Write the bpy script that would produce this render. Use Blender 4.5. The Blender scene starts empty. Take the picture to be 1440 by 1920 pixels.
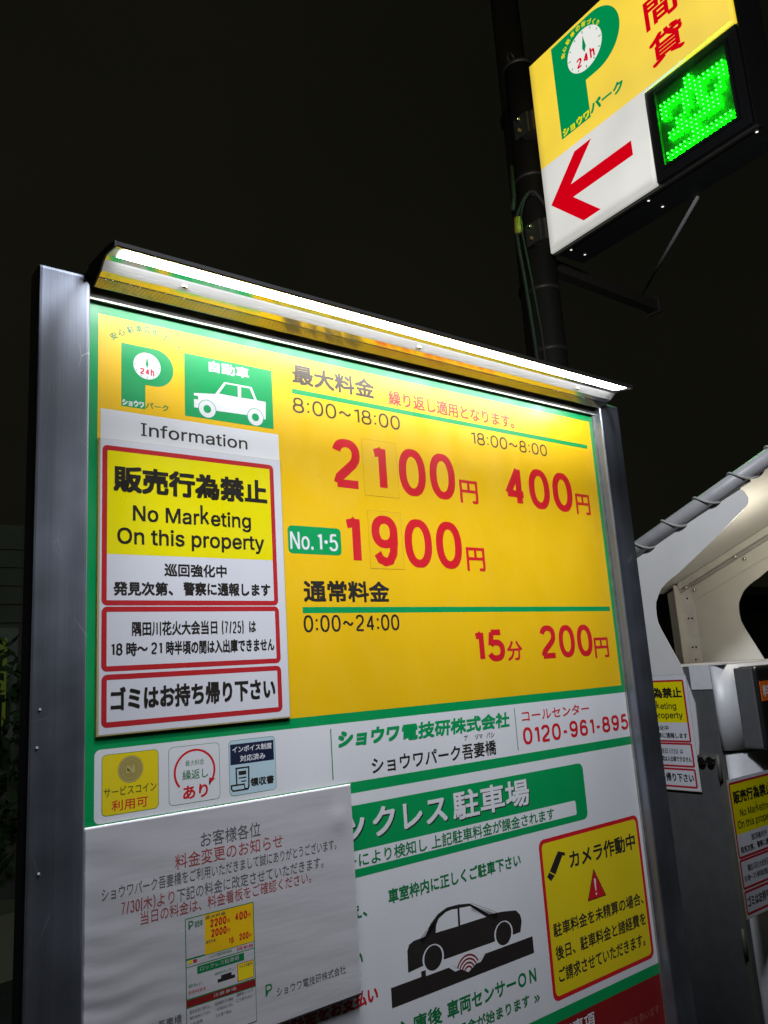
import bpy, bmesh, math, random, os
from mathutils import Matrix, Vector
random.seed(7)
SC = bpy.context.scene
COL = SC.collection
PI = math.pi

# ------------------------------------------------------------------ camera, world, light
cam_d = bpy.data.cameras.new('camera')
cam = bpy.data.objects.new('camera', cam_d)
COL.objects.link(cam)
SC.camera = cam
CAM_POS = Vector((-0.2581, -0.8332, 1.5))
R3 = Matrix(((0.79249339, -0.07156815, -0.60566676),
             (-0.60643675, -0.19785843, -0.7701211),
             (-0.06472013, 0.97761446, -0.20020306)))
cam.matrix_world = Matrix.Translation(CAM_POS) @ R3.to_4x4()
cam_d.sensor_fit = 'VERTICAL'
cam_d.sensor_height = 24.0
cam_d.lens = 24.0 * 1480.0 / 1920.0
cam_d.clip_start = 0.02
cam_d.clip_end = 500.0

world = bpy.data.worlds.new('World')
SC.world = world
world.use_nodes = True
wn = world.node_tree
bg = wn.nodes['Background']
# night sky over a lit city: even, faint, warm grey
tc = wn.nodes.new('ShaderNodeTexCoord')
nz = wn.nodes.new('ShaderNodeTexNoise'); nz.inputs['Scale'].default_value = 1.6; nz.inputs['Detail'].default_value = 3
rp = wn.nodes.new('ShaderNodeValToRGB')
rp.color_ramp.elements[0].position = 0.3; rp.color_ramp.elements[0].color = (0.0040, 0.0039, 0.0026, 1)
rp.color_ramp.elements[1].position = 0.7; rp.color_ramp.elements[1].color = (0.0066, 0.0063, 0.0042, 1)
wn.links.new(tc.outputs['Generated'], nz.inputs['Vector'])
wn.links.new(nz.outputs['Fac'], rp.inputs['Fac'])
wn.links.new(rp.outputs['Color'], bg.inputs['Color'])
bg.inputs['Strength'].default_value = 1.0

SC.view_settings.view_transform = 'Standard'
SC.view_settings.look = 'None'
SC.view_settings.gamma = 1.0
SC.view_settings.exposure = 0.0
SC.view_settings.use_curve_mapping = False
SC.render.engine = 'CYCLES'
SC.cycles.max_bounces = 6
SC.cycles.use_denoising = True
SC.cycles.sample_clamp_indirect = 4.0

def lamp(name, kind, loc, energy, color, target=None, **kw):
    d = bpy.data.lights.new(name, kind)
    d.energy = energy; d.color = color
    for k, v in kw.items(): setattr(d, k, v)
    o = bpy.data.objects.new(name, d); COL.objects.link(o); o.location = loc
    if target is not None:
        o.rotation_euler = (Vector(target) - Vector(loc)).to_track_quat('-Z', 'Y').to_euler()
    return o

# unseen cool light added above the fee board to brighten the machine
lamp('added_fill_light', 'POINT', (0.42, -0.27, 2.65), 104.0, (0.86, 0.9, 1.0), shadow_soft_size=0.12)

# ------------------------------------------------------------------ materials
def new_mat(name):
    m = bpy.data.materials.new(name); m.use_nodes = True
    nt = m.node_tree
    return m, nt, nt.nodes['Principled BSDF']

def noise_mix(nt, bsdf, c, amt, scale, detail=4, coord='Object', stretch=None, thr=(0.35, 0.65)):
    t = nt.nodes.new('ShaderNodeTexCoord')
    n = nt.nodes.new('ShaderNodeTexNoise'); n.inputs['Scale'].default_value = scale; n.inputs['Detail'].default_value = detail
    src = t.outputs[coord]
    if stretch:
        mp = nt.nodes.new('ShaderNodeMapping'); mp.inputs['Scale'].default_value = stretch
        nt.links.new(src, mp.inputs['Vector']); src = mp.outputs['Vector']
    nt.links.new(src, n.inputs['Vector'])
    r = nt.nodes.new('ShaderNodeValToRGB')
    d = tuple(max(0, x * (1 - amt)) for x in c[:3]) + (1,)
    r.color_ramp.elements[0].position = thr[0]; r.color_ramp.elements[0].color = d
    r.color_ramp.elements[1].position = thr[1]; r.color_ramp.elements[1].color = tuple(c[:3]) + (1,)
    nt.links.new(n.outputs['Fac'], r.inputs['Fac'])
    nt.links.new(r.outputs['Color'], bsdf.inputs['Base Color'])
    return n, src

def bump(nt, bsdf, src, scale, strength, dist=0.001, detail=3, stretch=None):
    n = nt.nodes.new('ShaderNodeTexNoise'); n.inputs['Scale'].default_value = scale; n.inputs['Detail'].default_value = detail
    if stretch:
        mp = nt.nodes.new('ShaderNodeMapping'); mp.inputs['Scale'].default_value = stretch
        nt.links.new(src, mp.inputs['Vector']); src = mp.outputs['Vector']
    nt.links.new(src, n.inputs['Vector'])
    b = nt.nodes.new('ShaderNodeBump'); b.inputs['Strength'].default_value = strength; b.inputs['Distance'].default_value = dist
    nt.links.new(n.outputs['Fac'], b.inputs['Height'])
    nt.links.new(b.outputs['Normal'], bsdf.inputs['Normal'])

def paint(name, c, rough=0.5, metal=0.0, amt=0.12, scale=30.0, spec=0.5, bmp=0.05, bscale=400.0, coat=0.0):
    m, nt, b = new_mat(name)
    b.inputs['Roughness'].default_value = rough
    b.inputs['Metallic'].default_value = metal
    b.inputs['Specular IOR Level'].default_value = spec
    b.inputs['Coat Weight'].default_value = coat
    b.inputs['Coat Roughness'].default_value = 0.12
    n, src = noise_mix(nt, b, c, amt, scale)
    if bmp: bump(nt, b, src, bscale, bmp)
    return m

def emis(name, c, s):
    m = bpy.data.materials.new(name); m.use_nodes = True
    nt = m.node_tree; nt.nodes.clear()
    e = nt.nodes.new('ShaderNodeEmission'); o = nt.nodes.new('ShaderNodeOutputMaterial')
    e.inputs[0].default_value = tuple(c) + (1,); e.inputs[1].default_value = s
    nt.links.new(e.outputs[0], o.inputs[0])
    return m

def vinyl(name, c, rough=0.36, grime=0.10, specks=True):
    """printed sign vinyl: satin, slightly dusty, a few specks of dirt"""
    m, nt, b = new_mat(name)
    b.inputs['Roughness'].default_value = rough
    b.inputs['Specular IOR Level'].default_value = 0.5
    n, src = noise_mix(nt, b, c, grime, 4.0, 8, stretch=(1.2, 1, 0.8))
    if specks:
        v = nt.nodes.new('ShaderNodeTexNoise'); v.inputs['Scale'].default_value = 260.0; v.inputs['Detail'].default_value = 1
        nt.links.new(src, v.inputs['Vector'])
        lo = nt.nodes.new('ShaderNodeMapRange'); lo.inputs['From Min'].default_value = 0.70; lo.inputs['From Max'].default_value = 0.76
        nt.links.new(v.outputs['Fac'], lo.inputs['Value'])
        # more dirt near the upper edge where the rain runs off the hood
        sx = nt.nodes.new('ShaderNodeSeparateXYZ'); nt.links.new(src, sx.inputs[0])
        hz = nt.nodes.new('ShaderNodeMapRange'); hz.inputs['From Min'].default_value = 1.82; hz.inputs['From Max'].default_value = 1.93
        hz.inputs['To Min'].default_value = 0.15; hz.inputs['To Max'].default_value = 0.75
        nt.links.new(sx.outputs['Z'], hz.inputs['Value'])
        mu = nt.nodes.new('ShaderNodeMath'); mu.operation = 'MULTIPLY'
        nt.links.new(lo.outputs[0], mu.inputs[0]); nt.links.new(hz.outputs[0], mu.inputs[1])
        mx = nt.nodes.new('ShaderNodeMix'); mx.data_type = 'RGBA'
        lk = b.inputs['Base Color'].links[0].from_socket
        nt.links.new(mu.outputs[0], mx.inputs['Factor'])
        nt.links.new(lk, mx.inputs['A']); mx.inputs['B'].default_value = (0.09, 0.08, 0.06, 1)
        nt.links.new(mx.outputs['Result'], b.inputs['Base Color'])
    rn = nt.nodes.new('ShaderNodeTexNoise'); rn.inputs['Scale'].default_value = 22.0; rn.inputs['Detail'].default_value = 8
    nt.links.new(src, rn.inputs['Vector'])
    rm = nt.nodes.new('ShaderNodeMapRange'); rm.inputs['From Min'].default_value = 0.3; rm.inputs['From Max'].default_value = 0.7
    rm.inputs['To Min'].default_value = rough - 0.05; rm.inputs['To Max'].default_value = rough + 0.13
    nt.links.new(rn.outputs['Fac'], rm.inputs['Value']); nt.links.new(rm.outputs[0], b.inputs['Roughness'])
    bump(nt, b, src, 900.0, 0.05, 0.0004)
    return m

def brushed(name, c, rough=0.33, streak=(60, 60, 1.5), scratches=True, metal=1.0):
    m, nt, b = new_mat(name)
    b.inputs['Metallic'].default_value = metal
    n, src = noise_mix(nt, b, c, 0.22, 1.0, 6, stretch=streak)
    r = nt.nodes.new('ShaderNodeMapRange')
    n2 = nt.nodes.new('ShaderNodeTexNoise'); n2.inputs['Scale'].default_value = 14; n2.inputs['Detail'].default_value = 8
    t = nt.nodes.new('ShaderNodeTexCoord'); nt.links.new(t.outputs['Object'], n2.inputs['Vector'])
    nt.links.new(n2.outputs['Fac'], r.inputs['Value'])
    r.inputs['From Min'].default_value = 0.35; r.inputs['From Max'].default_value = 0.7
    r.inputs['To Min'].default_value = rough * 0.92; r.inputs['To Max'].default_value = rough * 1.15
    nt.links.new(r.outputs[0], b.inputs['Roughness'])
    if scratches:
        w = nt.nodes.new('ShaderNodeTexVoronoi'); w.feature = 'DISTANCE_TO_EDGE'; w.inputs['Scale'].default_value = 23
        mp = nt.nodes.new('ShaderNodeMapping'); mp.inputs['Rotation'].default_value = (0.3, 0.9, 0.2); mp.inputs['Scale'].default_value = (1, 1, 0.35)
        nt.links.new(t.outputs['Object'], mp.inputs['Vector']); nt.links.new(mp.outputs[0], w.inputs['Vector'])
        mr = nt.nodes.new('ShaderNodeMapRange'); mr.inputs['From Min'].default_value = 0.0; mr.inputs['From Max'].default_value = 0.009
        mr.inputs['To Min'].default_value = 1.0; mr.inputs['To Max'].default_value = 0.0
        nt.links.new(w.outputs['Distance'], mr.inputs['Value'])
        ns = nt.nodes.new('ShaderNodeTexNoise'); ns.inputs['Scale'].default_value = 17; nt.links.new(t.outputs['Object'], ns.inputs['Vector'])
        th = nt.nodes.new('ShaderNodeMapRange'); th.inputs['From Min'].default_value = 0.56; th.inputs['From Max'].default_value = 0.68
        th.inputs['To Max'].default_value = 0.35
        nt.links.new(ns.outputs['Fac'], th.inputs['Value'])
        mu = nt.nodes.new('ShaderNodeMath'); mu.operation = 'MULTIPLY'
        nt.links.new(mr.outputs[0], mu.inputs[0]); nt.links.new(th.outputs[0], mu.inputs[1])
        mx = nt.nodes.new('ShaderNodeMix'); mx.data_type = 'RGBA'
        lk = b.inputs['Base Color'].links[0].from_socket
        nt.links.new(mu.outputs[0], mx.inputs['Factor']); nt.links.new(lk, mx.inputs['A'])
        mx.inputs['B'].default_value = (0.85, 0.85, 0.85, 1)
        nt.links.new(mx.outputs['Result'], b.inputs['Base Color'])
    bump(nt, b, t.outputs['Object'], 1.0, 0.22, 0.0006, 5, stretch=(900, 900, 8))
    return m

M = dict(
    yellow=vinyl('vinyl_yellow', (0.84, 0.50, 0.005)),
    camyel=vinyl('vinyl_camera_yellow', (0.80, 0.62, 0.01)),
    green=vinyl('vinyl_green', (0.0, 0.31, 0.085)),
    white=vinyl('vinyl_white', (0.74, 0.74, 0.76)),
    red=vinyl('vinyl_red', (0.62, 0.012, 0.02), specks=False),
    dred=vinyl('vinyl_dark_red', (0.24, 0.01, 0.012), specks=False),
    black=vinyl('vinyl_black', (0.022, 0.018, 0.016), specks=False),
    ink=vinyl('ink_brown_black', (0.05, 0.035, 0.02), specks=False),
    pgreen=vinyl('print_green', (0.0, 0.19, 0.05), specks=False),
    navy=vinyl('print_navy', (0.012, 0.016, 0.05), specks=False),
    lblue=vinyl('print_light_blue', (0.48, 0.64, 0.70), specks=False),
    gold=vinyl('print_coin', (0.36, 0.29, 0.08), specks=False),
    lgold=vinyl('print_coin_light', (0.50, 0.42, 0.16), specks=False),
    olive=vinyl('print_olive', (0.10, 0.11, 0.015), specks=False),
    pink=vinyl('print_faded', (0.42, 0.10, 0.09), specks=False),
    sticker=vinyl('sticker_yellow', (0.81, 0.485, 0.006), rough=0.38),
    stickedge=paint('sticker_edge', (0.42, 0.25, 0.01), 0.6),
    nred=vinyl('notice_red', (0.47, 0.02, 0.025), rough=0.3, specks=False),
    nyel=vinyl('notice_yellow', (0.80, 0.70, 0.0), rough=0.3, specks=False),
    nwhite=vinyl('notice_paper', (0.66, 0.66, 0.70), rough=0.3, specks=False),
    nblack=vinyl('notice_black', (0.02, 0.017, 0.013), rough=0.3, specks=False),
    lam=paint('laminate_edge', (0.42, 0.36, 0.16), 0.2, coat=0.5),
    alu=brushed('aluminium_post', (0.27, 0.29, 0.34), 0.47, metal=0.97),
    raild=paint('rail_grey', (0.055, 0.052, 0.048), 0.7, metal=0.2, amt=0.1),
    alurail=brushed('aluminium_rail', (0.40, 0.39, 0.37), 0.48, streak=(1.5, 60, 60), scratches=False),
    mirror=paint('polished_aluminium', (0.92, 0.91, 0.86), 0.15, metal=1.0, amt=0.05, bmp=0.02, bscale=60),
    satin=paint('satin_aluminium', (0.62, 0.61, 0.59), 0.45, metal=0.7, amt=0.05, bmp=0.02),
    screw=paint('screw_steel', (0.75, 0.70, 0.60), 0.2, metal=1.0),
    hoodtop=paint('hood_dark_anodised', (0.015, 0.013, 0.012), 0.6, metal=0.0),
    casing=paint('sign_casing_dark', (0.018, 0.018, 0.016), 0.55),
    bezel=paint('black_plastic', (0.012, 0.012, 0.012), 0.35),
    polemat=paint('pole_dark_brown', (0.018, 0.016, 0.012), 0.55),
    bracket=paint('bracket_steel', (0.07, 0.062, 0.05), 0.5, metal=0.4),
    rust=paint('rusty_bolt', (0.25, 0.10, 0.04), 0.7),
    cablem=paint('cable_dark', (0.025, 0.025, 0.022), 0.7),
    cablelt=paint('cable_light', (0.35, 0.34, 0.33), 0.5),
    tapem=paint('tape_yellow', (0.45, 0.36, 0.04), 0.6),
    silver=paint('silver_paint', (0.66, 0.66, 0.67), 0.5, metal=0.12, amt=0.06, scale=60),
    plate=paint('painted_plate', (0.62, 0.61, 0.58), 0.42, metal=0.0, amt=0.06, scale=12),
    beige=paint('beige_panel', (0.64, 0.62, 0.56), 0.55, amt=0.06, scale=12),
    graydoor=paint('grey_door', (0.085, 0.088, 0.088), 0.55, amt=0.15),
    tube=paint('grey_tube', (0.36, 0.35, 0.35), 0.45, amt=0.1),
    orange=paint('label_orange', (0.75, 0.14, 0.01), 0.4),
    lwhite=paint('label_white', (0.75, 0.74, 0.72), 0.4),
    asphalt=paint('asphalt', (0.045, 0.045, 0.044), 0.9, amt=0.4, scale=60, bmp=0.6, bscale=250),
    wall=paint('dark_render_wall', (0.09, 0.088, 0.07), 0.9, amt=0.25, scale=2),
    wall2=paint('brown_wall', (0.2, 0.18, 0.13), 0.9, amt=0.25, scale=2),
    glassd=paint('dark_window_glass', (0.08, 0.08, 0.07), 0.3),
    frame=paint('dark_frame', (0.10, 0.095, 0.08), 0.5),
    greenled_pcb=paint('display_green', (0.03, 0.80, 0.08), 0.5, amt=0.15),
    blackscreen=paint('display_black', (0.01, 0.10, 0.03), 0.4),
)
M['lens'] = emis('led_lens', (0.93, 0.96, 1.0), 38.0)
M['led'] = emis('led_green', (0.0009, 1.0, 0.0014), 760.0)
M['hole'] = emis('drain_hole_glow', (0.95, 0.95, 0.88), 1.3)
M['sred'] = emis('lit_red', (0.62, 0.0, 0.008), 1.0)
M['sgreen'] = emis('lit_green', (0.0, 0.26, 0.075), 1.0)
M['syel'] = emis('lit_yellow_text', (0.80, 0.72, 0.0), 1.0)
M['swhite'] = emis('lit_white', (0.80, 0.80, 0.76), 1.0)
M['window_lit'] = emis('dim_lit_window', (0.030, 0.040, 0.006), 1.0)

def sign_face_mat():
    """back-lit acrylic face: yellow film above z = 3.86, plain white below, uneven tube light behind"""
    m, nt, b = new_mat('backlit_acrylic')
    t = nt.nodes.new('ShaderNodeTexCoord')
    s = nt.nodes.new('ShaderNodeSeparateXYZ'); nt.links.new(t.outputs['Object'], s.inputs[0])
    c = nt.nodes.new('ShaderNodeMath'); c.operation = 'GREATER_THAN'; c.inputs[1].default_value = 0.44
    nt.links.new(s.outputs['Z'], c.inputs[0])
    mx = nt.nodes.new('ShaderNodeMix'); mx.data_type = 'RGBA'
    nt.links.new(c.outputs[0], mx.inputs['Factor'])
    mx.inputs['A'].default_value = (0.66, 0.65, 0.60, 1); mx.inputs['B'].default_value = (0.92, 0.64, 0.0, 1)
    n = nt.nodes.new('ShaderNodeTexNoise'); n.inputs['Scale'].default_value = 3.0; n.inputs['Detail'].default_value = 2
    nt.links.new(t.outputs['Object'], n.inputs['Vector'])
    mr = nt.nodes.new('ShaderNodeMapRange'); mr.inputs['From Min'].default_value = 0.3; mr.inputs['From Max'].default_value = 0.7
    mr.inputs['To Min'].default_value = 0.84; mr.inputs['To Max'].default_value = 1.04
    nt.links.new(n.outputs['Fac'], mr.inputs['Value'])
    b.inputs['Base Color'].default_value = (0.3, 0.3, 0.3, 1)
    b.inputs['Roughness'].default_value = 0.25
    nt.links.new(mx.outputs['Result'], b.inputs['Emission Color'])
    # the tubes stop short of the moulded rim, so the rim glows less
    rim = nt.nodes.new('ShaderNodeMath'); rim.operation = 'MINIMUM'
    nt.links.new(s.outputs['X'], rim.inputs[0]); nt.links.new(s.outputs['Z'], rim.inputs[1])
    rr = nt.nodes.new('ShaderNodeMapRange'); rr.inputs['From Min'].default_value = 0.0; rr.inputs['From Max'].default_value = 0.05
    rr.inputs['To Min'].default_value = 0.66; rr.inputs['To Max'].default_value = 1.0; rr.interpolation_type = 'SMOOTHSTEP'
    nt.links.new(rim.outputs[0], rr.inputs['Value'])
    mm = nt.nodes.new('ShaderNodeMath'); mm.operation = 'MULTIPLY'
    nt.links.new(mr.outputs[0], mm.inputs[0]); nt.links.new(rr.outputs[0], mm.inputs[1])
    nt.links.new(mm.outputs[0], b.inputs['Emission Strength'])
    return m
M['signface'] = sign_face_mat()

# ------------------------------------------------------------------ mesh helpers
def link(name, me, parent=None, mat=None, label=None):
    o = bpy.data.objects.new(name, me); COL.objects.link(o)
    if parent is not None: o.parent = parent
    if mat is not None:
        me.materials.clear(); me.materials.append(mat)
    if label: o['label'] = label
    return o

def mesh(name, verts, faces, parent=None, mat=None, smooth=False, label=None):
    me = bpy.data.meshes.new(name); me.from_pydata([tuple(v) for v in verts], [], faces); me.update()
    if smooth:
        for p in me.polygons: p.use_smooth = True
    return link(name, me, parent, mat, label)

def empty(name, loc, rz=0.0, label=None, cat=None, group=None):
    o = bpy.data.objects.new(name, None); COL.objects.link(o)
    o.location = loc; o.rotation_euler = (0, 0, rz); o.empty_display_size = 0.05
    if label: o['label'] = label
    if cat: o['category'] = cat
    if group: o['group'] = group
    return o

def bm_obj(name, bm, parent, mat, smooth=False, label=None):
    bmesh.ops.recalc_face_normals(bm, faces=bm.faces)
    me = bpy.data.meshes.new(name); bm.to_mesh(me); bm.free()
    if smooth:
        for p in me.polygons: p.use_smooth = True
    return link(name, me, parent, mat, label)

def bm_box(bm, x0, x1, y0, y1, z0, z1, bevel=0.0, seg=2):
    r = bmesh.ops.create_cube(bm, size=1.0)
    for v in r['verts']:
        v.co = Vector((x0 + (v.co.x + .5) * (x1 - x0), y0 + (v.co.y + .5) * (y1 - y0), z0 + (v.co.z + .5) * (z1 - z0)))
    if bevel:
        es = {e for v in r['verts'] for e in v.link_edges}
        bmesh.ops.bevel(bm, geom=list(es), offset=bevel, segments=seg, affect='EDGES', profile=0.6)

def box(name, x0, x1, y0, y1, z0, z1, parent, mat, bevel=0.0, label=None, seg=2):
    bm = bmesh.new(); bm_box(bm, x0, x1, y0, y1, z0, z1, bevel, seg)
    o = bm_obj(name, bm, parent, mat, label=label)
    if bevel:
        for p in o.data.polygons: p.use_smooth = False
    return o

def extrude_outline(name, pts, axis, a0, a1, parent, mat, bevel=0.0, seg=2, label=None):
    """pts: 2-D outline; axis 'X' -> pts are (y,z); axis 'Y' -> pts are (x,z); axis 'Z' -> (x,y)"""
    def P(p, a):
        return {'X': (a, p[0], p[1]), 'Y': (p[0], a, p[1]), 'Z': (p[0], p[1], a)}[axis]
    bm = bmesh.new()
    v0 = [bm.verts.new(P(p, a0)) for p in pts]; v1 = [bm.verts.new(P(p, a1)) for p in pts]
    f0 = bm.faces.new(v0); f1 = bm.faces.new(v1[::-1])
    n = len(pts)
    for i in range(n): bm.faces.new((v0[i], v0[(i + 1) % n], v1[(i + 1) % n], v1[i]))
    if bevel:
        es = set(f0.edges) | set(f1.edges)
        bmesh.ops.bevel(bm, geom=list(es), offset=bevel, segments=seg, affect='EDGES')
    return bm_obj(name, bm, parent, mat, label=label)

def tube(name, pts, r, parent, mat, n=10, taper=None, label=None):
    pts = [Vector(p) for p in pts]; vs = []; fs = []
    up = Vector((0.13, 0.21, 0.97)).normalized(); prev = None
    for i, p in enumerate(pts):
        d = (pts[min(i + 1, len(pts) - 1)] - pts[max(i - 1, 0)]).normalized()
        a = (prev - d * prev.dot(d)) if prev is not None else d.cross(up)
        if a.length < 1e-5: a = d.cross(Vector((1, 0, 0)))
        a.normalize(); prev = a; b = d.cross(a)
        rr = r if taper is None else r + (taper - r) * i / (len(pts) - 1)
        for k in range(n):
            t = 2 * PI * k / n; vs.append(p + (a * math.cos(t) + b * math.sin(t)) * rr)
    for i in range(len(pts) - 1):
        for k in range(n):
            k2 = (k + 1) % n
            fs.append((i * n + k, i * n + k2, (i + 1) * n + k2, (i + 1) * n + k))
    fs.append(tuple(range(n))[::-1]); fs.append(tuple((len(pts) - 1) * n + k for k in range(n)))
    return mesh(name, vs, fs, parent, mat, smooth=True, label=label)

def dup(root, loc, rz, label, group=None):
    r = root.copy(); COL.objects.link(r); r.location = loc; r.rotation_euler = (0, 0, rz)
    r['label'] = label
    if group: r['group'] = group
    for ch in list(root.children):
        c = ch.copy(); COL.objects.link(c); c.parent = r
        for g in list(ch.children):
            d = g.copy(); COL.objects.link(d); d.parent = c
    return r

# ---- flat print.  local plane: x right, z up, printed at y = -layer
L0 = 0.000012
def rect(name, x0, x1, z0, z1, lay, parent, mat, label=None):
    y = -lay * L0
    return mesh(name, [(x0, y, z0), (x1, y, z0), (x1, y, z1), (x0, y, z1)], [(0, 1, 2, 3)], parent, mat, label=label)

def poly(name, pts, lay, parent, mat, label=None):
    y = -lay * L0
    return mesh(name, [(p[0], y, p[1]) for p in pts], [tuple(range(len(pts)))], parent, mat, label=label)

def rr_pts(x0, x1, z0, z1, r, n=6):
    out = []
    for cx, cz, a in ((x1 - r, z0 + r, -90), (x1 - r, z1 - r, 0), (x0 + r, z1 - r, 90), (x0 + r, z0 + r, 180)):
        for k in range(n + 1):
            t = math.radians(a + 90 * k / n); out.append((cx + r * math.cos(t), cz + r * math.sin(t)))
    return out

def rrect(name, x0, x1, z0, z1, r, lay, parent, mat): return poly(name, rr_pts(x0, x1, z0, z1, r), lay, parent, mat)

def ring(name, outer, inner, lay, parent, mat):
    y = -lay * L0; n = len(outer)
    vs = [(p[0], y, p[1]) for p in outer] + [(p[0], y, p[1]) for p in inner]
    fs = [(i, (i + 1) % n, n + (i + 1) % n, n + i) for i in range(n)]
    return mesh(name, vs, fs, parent, mat)

def circ(cx, cz, r, n=40, rz=None, a0=0, a1=360):
    rz = rz or r
    m = n if a1 - a0 == 360 else n + 1
    return [(cx + r * math.cos(math.radians(a0 + (a1 - a0) * k / n)), cz + rz * math.sin(math.radians(a0 + (a1 - a0) * k / n))) for k in range(m)]

def load_font(f):
    # fonts that ship inside Blender itself; the built-in font is the fallback
    try: return bpy.data.fonts.load(os.path.join(bpy.utils.system_resource('DATAFILES'), 'fonts', f))
    except Exception: return None
FONT_LATIN = load_font('Inter.woff2')
FONT_CJK = None     # the built-in font, which falls back to Blender's own CJK glyphs

def glyphs(s):
    cu = bpy.data.curves.new('t', 'FONT'); cu.body = s; cu.size = 1.0; cu.resolution_u = 3
    fnt = FONT_LATIN if all(ord(c) < 128 for c in s) else FONT_CJK
    if fnt: cu.font = fnt
    ob = bpy.data.objects.new('t', cu); COL.objects.link(ob)
    dg = bpy.context.evaluated_depsgraph_get()
    me = bpy.data.meshes.new_from_object(ob.evaluated_get(dg))
    bpy.data.objects.remove(ob); bpy.data.curves.remove(cu)
    vs = []; fs = []
    if fnt and 'k' in s:      # overlapping contours in this font: every face gets its own vertices, lifted by a hair
        for p in me.polygons:
            b = len(vs); vs += [(me.vertices[i].co.x, me.vertices[i].co.y, p.index * 1e-6) for i in p.vertices]; fs.append(tuple(range(b, len(vs))))
    else:
        vs = [(v.co.x, v.co.y) for v in me.vertices]; fs = [tuple(p.vertices) for p in me.polygons]
    bpy.data.meshes.remove(me)
    return vs, fs
_cache = {}
DIG_W = {'1': 0.56, ':': 0.34, '-': 0.62, '･': 0.4, '~': 1.25, ' ': 0.5, '(': 0.45, ')': 0.45, '/': 0.7}
def el(cx, cy, rx, ry, a0, a1, n=22, p=2.25):
    out = []
    for k in range(n + 1):
        t = math.radians(a0 + (a1 - a0) * k / n); c, q = math.cos(t), math.sin(t)
        out.append((cx + rx * math.copysign(abs(c) ** (2 / p), c), cy + ry * math.copysign(abs(q) ** (2 / p), q)))
    return out
DIG = {
    '0': [el(.5, .5, .5, .5, 0, 360, 40)],
    '1': [[(1, 1.0), (1, 0)], [(1.0, .965), (.70, .905), (.0, .865)]],
    '2': [el(.49, .73, .46, .27, 168, -28, 20) + [(.80, .50), (.10, .14), (.03, .0)], [(0.0, 0), (1.0, 0)]],
    '3': [el(.48, .75, .42, .25, 160, -70, 18), el(.5, .26, .5, .26, 80, -165, 20)],
    '4': [[(.73, .98), (.03, .27)], [(0, .27), (1, .27)], [(.73, 1), (.73, 0)]],
    '5': [[(.90, 1), (.17, 1)], [(.20, 1.0), (.09, .50)], [(.09, .50)] + el(.47, .30, .50, .31, 130, -160, 22)],
    '6': [el(.5, .29, .47, .29, 0, 360, 30), [(.03, .32), (.04, .52), (.10, .78), (.28, .96), (.52, 1.0), (.78, .94), (.90, .80)]],
    '7': [[(0, 1), (1, 1)], [(.97, .97), (.60, .50), (.36, 0)]],
    '8': [el(.5, .755, .42, .245, 0, 360, 28), el(.5, .265, .5, .265, 0, 360, 30)],
    '9': [el(.5, .71, .47, .29, 0, 360, 30), [(.97, .68), (.96, .48), (.90, .22), (.72, .04), (.48, .0), (.22, .06), (.08, .20)]],
    ':': [[(.5, .10), (.5, .235)], [(.5, .60), (.5, .735)]],
    '-': [[(0, .40), (1, .40)]],
    '/': [[(.1, -.05), (.9, 1.05)]],
    '(': [[(.9, 1.12), (.35, .85), (.2, .5), (.35, .15), (.9, -.12)]],
    ')': [[(.1, 1.12), (.65, .85), (.8, .5), (.65, .15), (.1, -.12)]],
    'k': [[(0, 0), (0, 1.0)], [(.78, .64), (.02, .24)], [(.30, .40), (.90, .0)]],
    '~': [[(0.02, .42), (.10, .53), (.22, .60), (.36, .57), (.50, .48), (.64, .39), (.78, .37), (.90, .44), (.98, .55)]],
}
def digits(s, x0, x1, z0, z1, mat, parent, t=None, lay=6, gap=0.22, name='lettering'):
    """condensed gothic numerals drawn as strokes of width t, fitted to the box"""
    h = z1 - z0; t = t or h * 0.15
    ws = [DIG_W.get(c, 1.0) for c in s]; tot = sum(ws) + gap * (len(s) - 1); u = (x1 - x0) / tot
    V, Fc = [], []; x = x0; j = 0
    for c, w in zip(s, ws):
        for pl_ in DIG.get(c, []):
            sx = max(1e-6, u * w - t); sz = h - t
            pts = [Vector((x + t / 2 + p[0] * sx, z0 + t / 2 + p[1] * sz)) for p in pl_]
            if c == ':': pts = [Vector((x + u * w / 2, z0 + t * .15 + p[1] * h)) for p in pl_]; 
            closed = (pts[0] - pts[-1]).length < 1e-6
            if closed: pts = pts[:-1]
            n = len(pts); b = len(V); y = -lay * L0 - j * 0.000002; j += 1
            tw = t * (0.95 if len(pl_) > 3 and t > .004 else 1.0)
            for k in range(n):
                a = pts[(k - 1) % n] if (closed or k) else pts[k]; d_ = pts[(k + 1) % n] if (closed or k < n - 1) else pts[k]
                tg = (d_ - a).normalized(); nr = Vector((-tg.y, tg.x))
                f = 1.0
                if (closed or 0 < k < n - 1):
                    e = (pts[k] - a).normalized(); cs = max(0.5, abs(e.dot(tg))); f = 1 / cs
                # strokes running sideways are a little thinner, as in the gothic numerals
                th = t * (0.84 + 0.16 * abs(tg.y)) / 2 * f
                V.append((pts[k].x + nr.x * th, y, pts[k].y + nr.y * th)); V.append((pts[k].x - nr.x * th, y, pts[k].y - nr.y * th))
            for k in range(n if closed else n - 1):
                k2 = (k + 1) % n; Fc.append((b + 2 * k, b + 2 * k + 1, b + 2 * k2 + 1, b + 2 * k2))
        x += u * (w + gap)
    return mesh(name, V, Fc, parent, mat)

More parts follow.
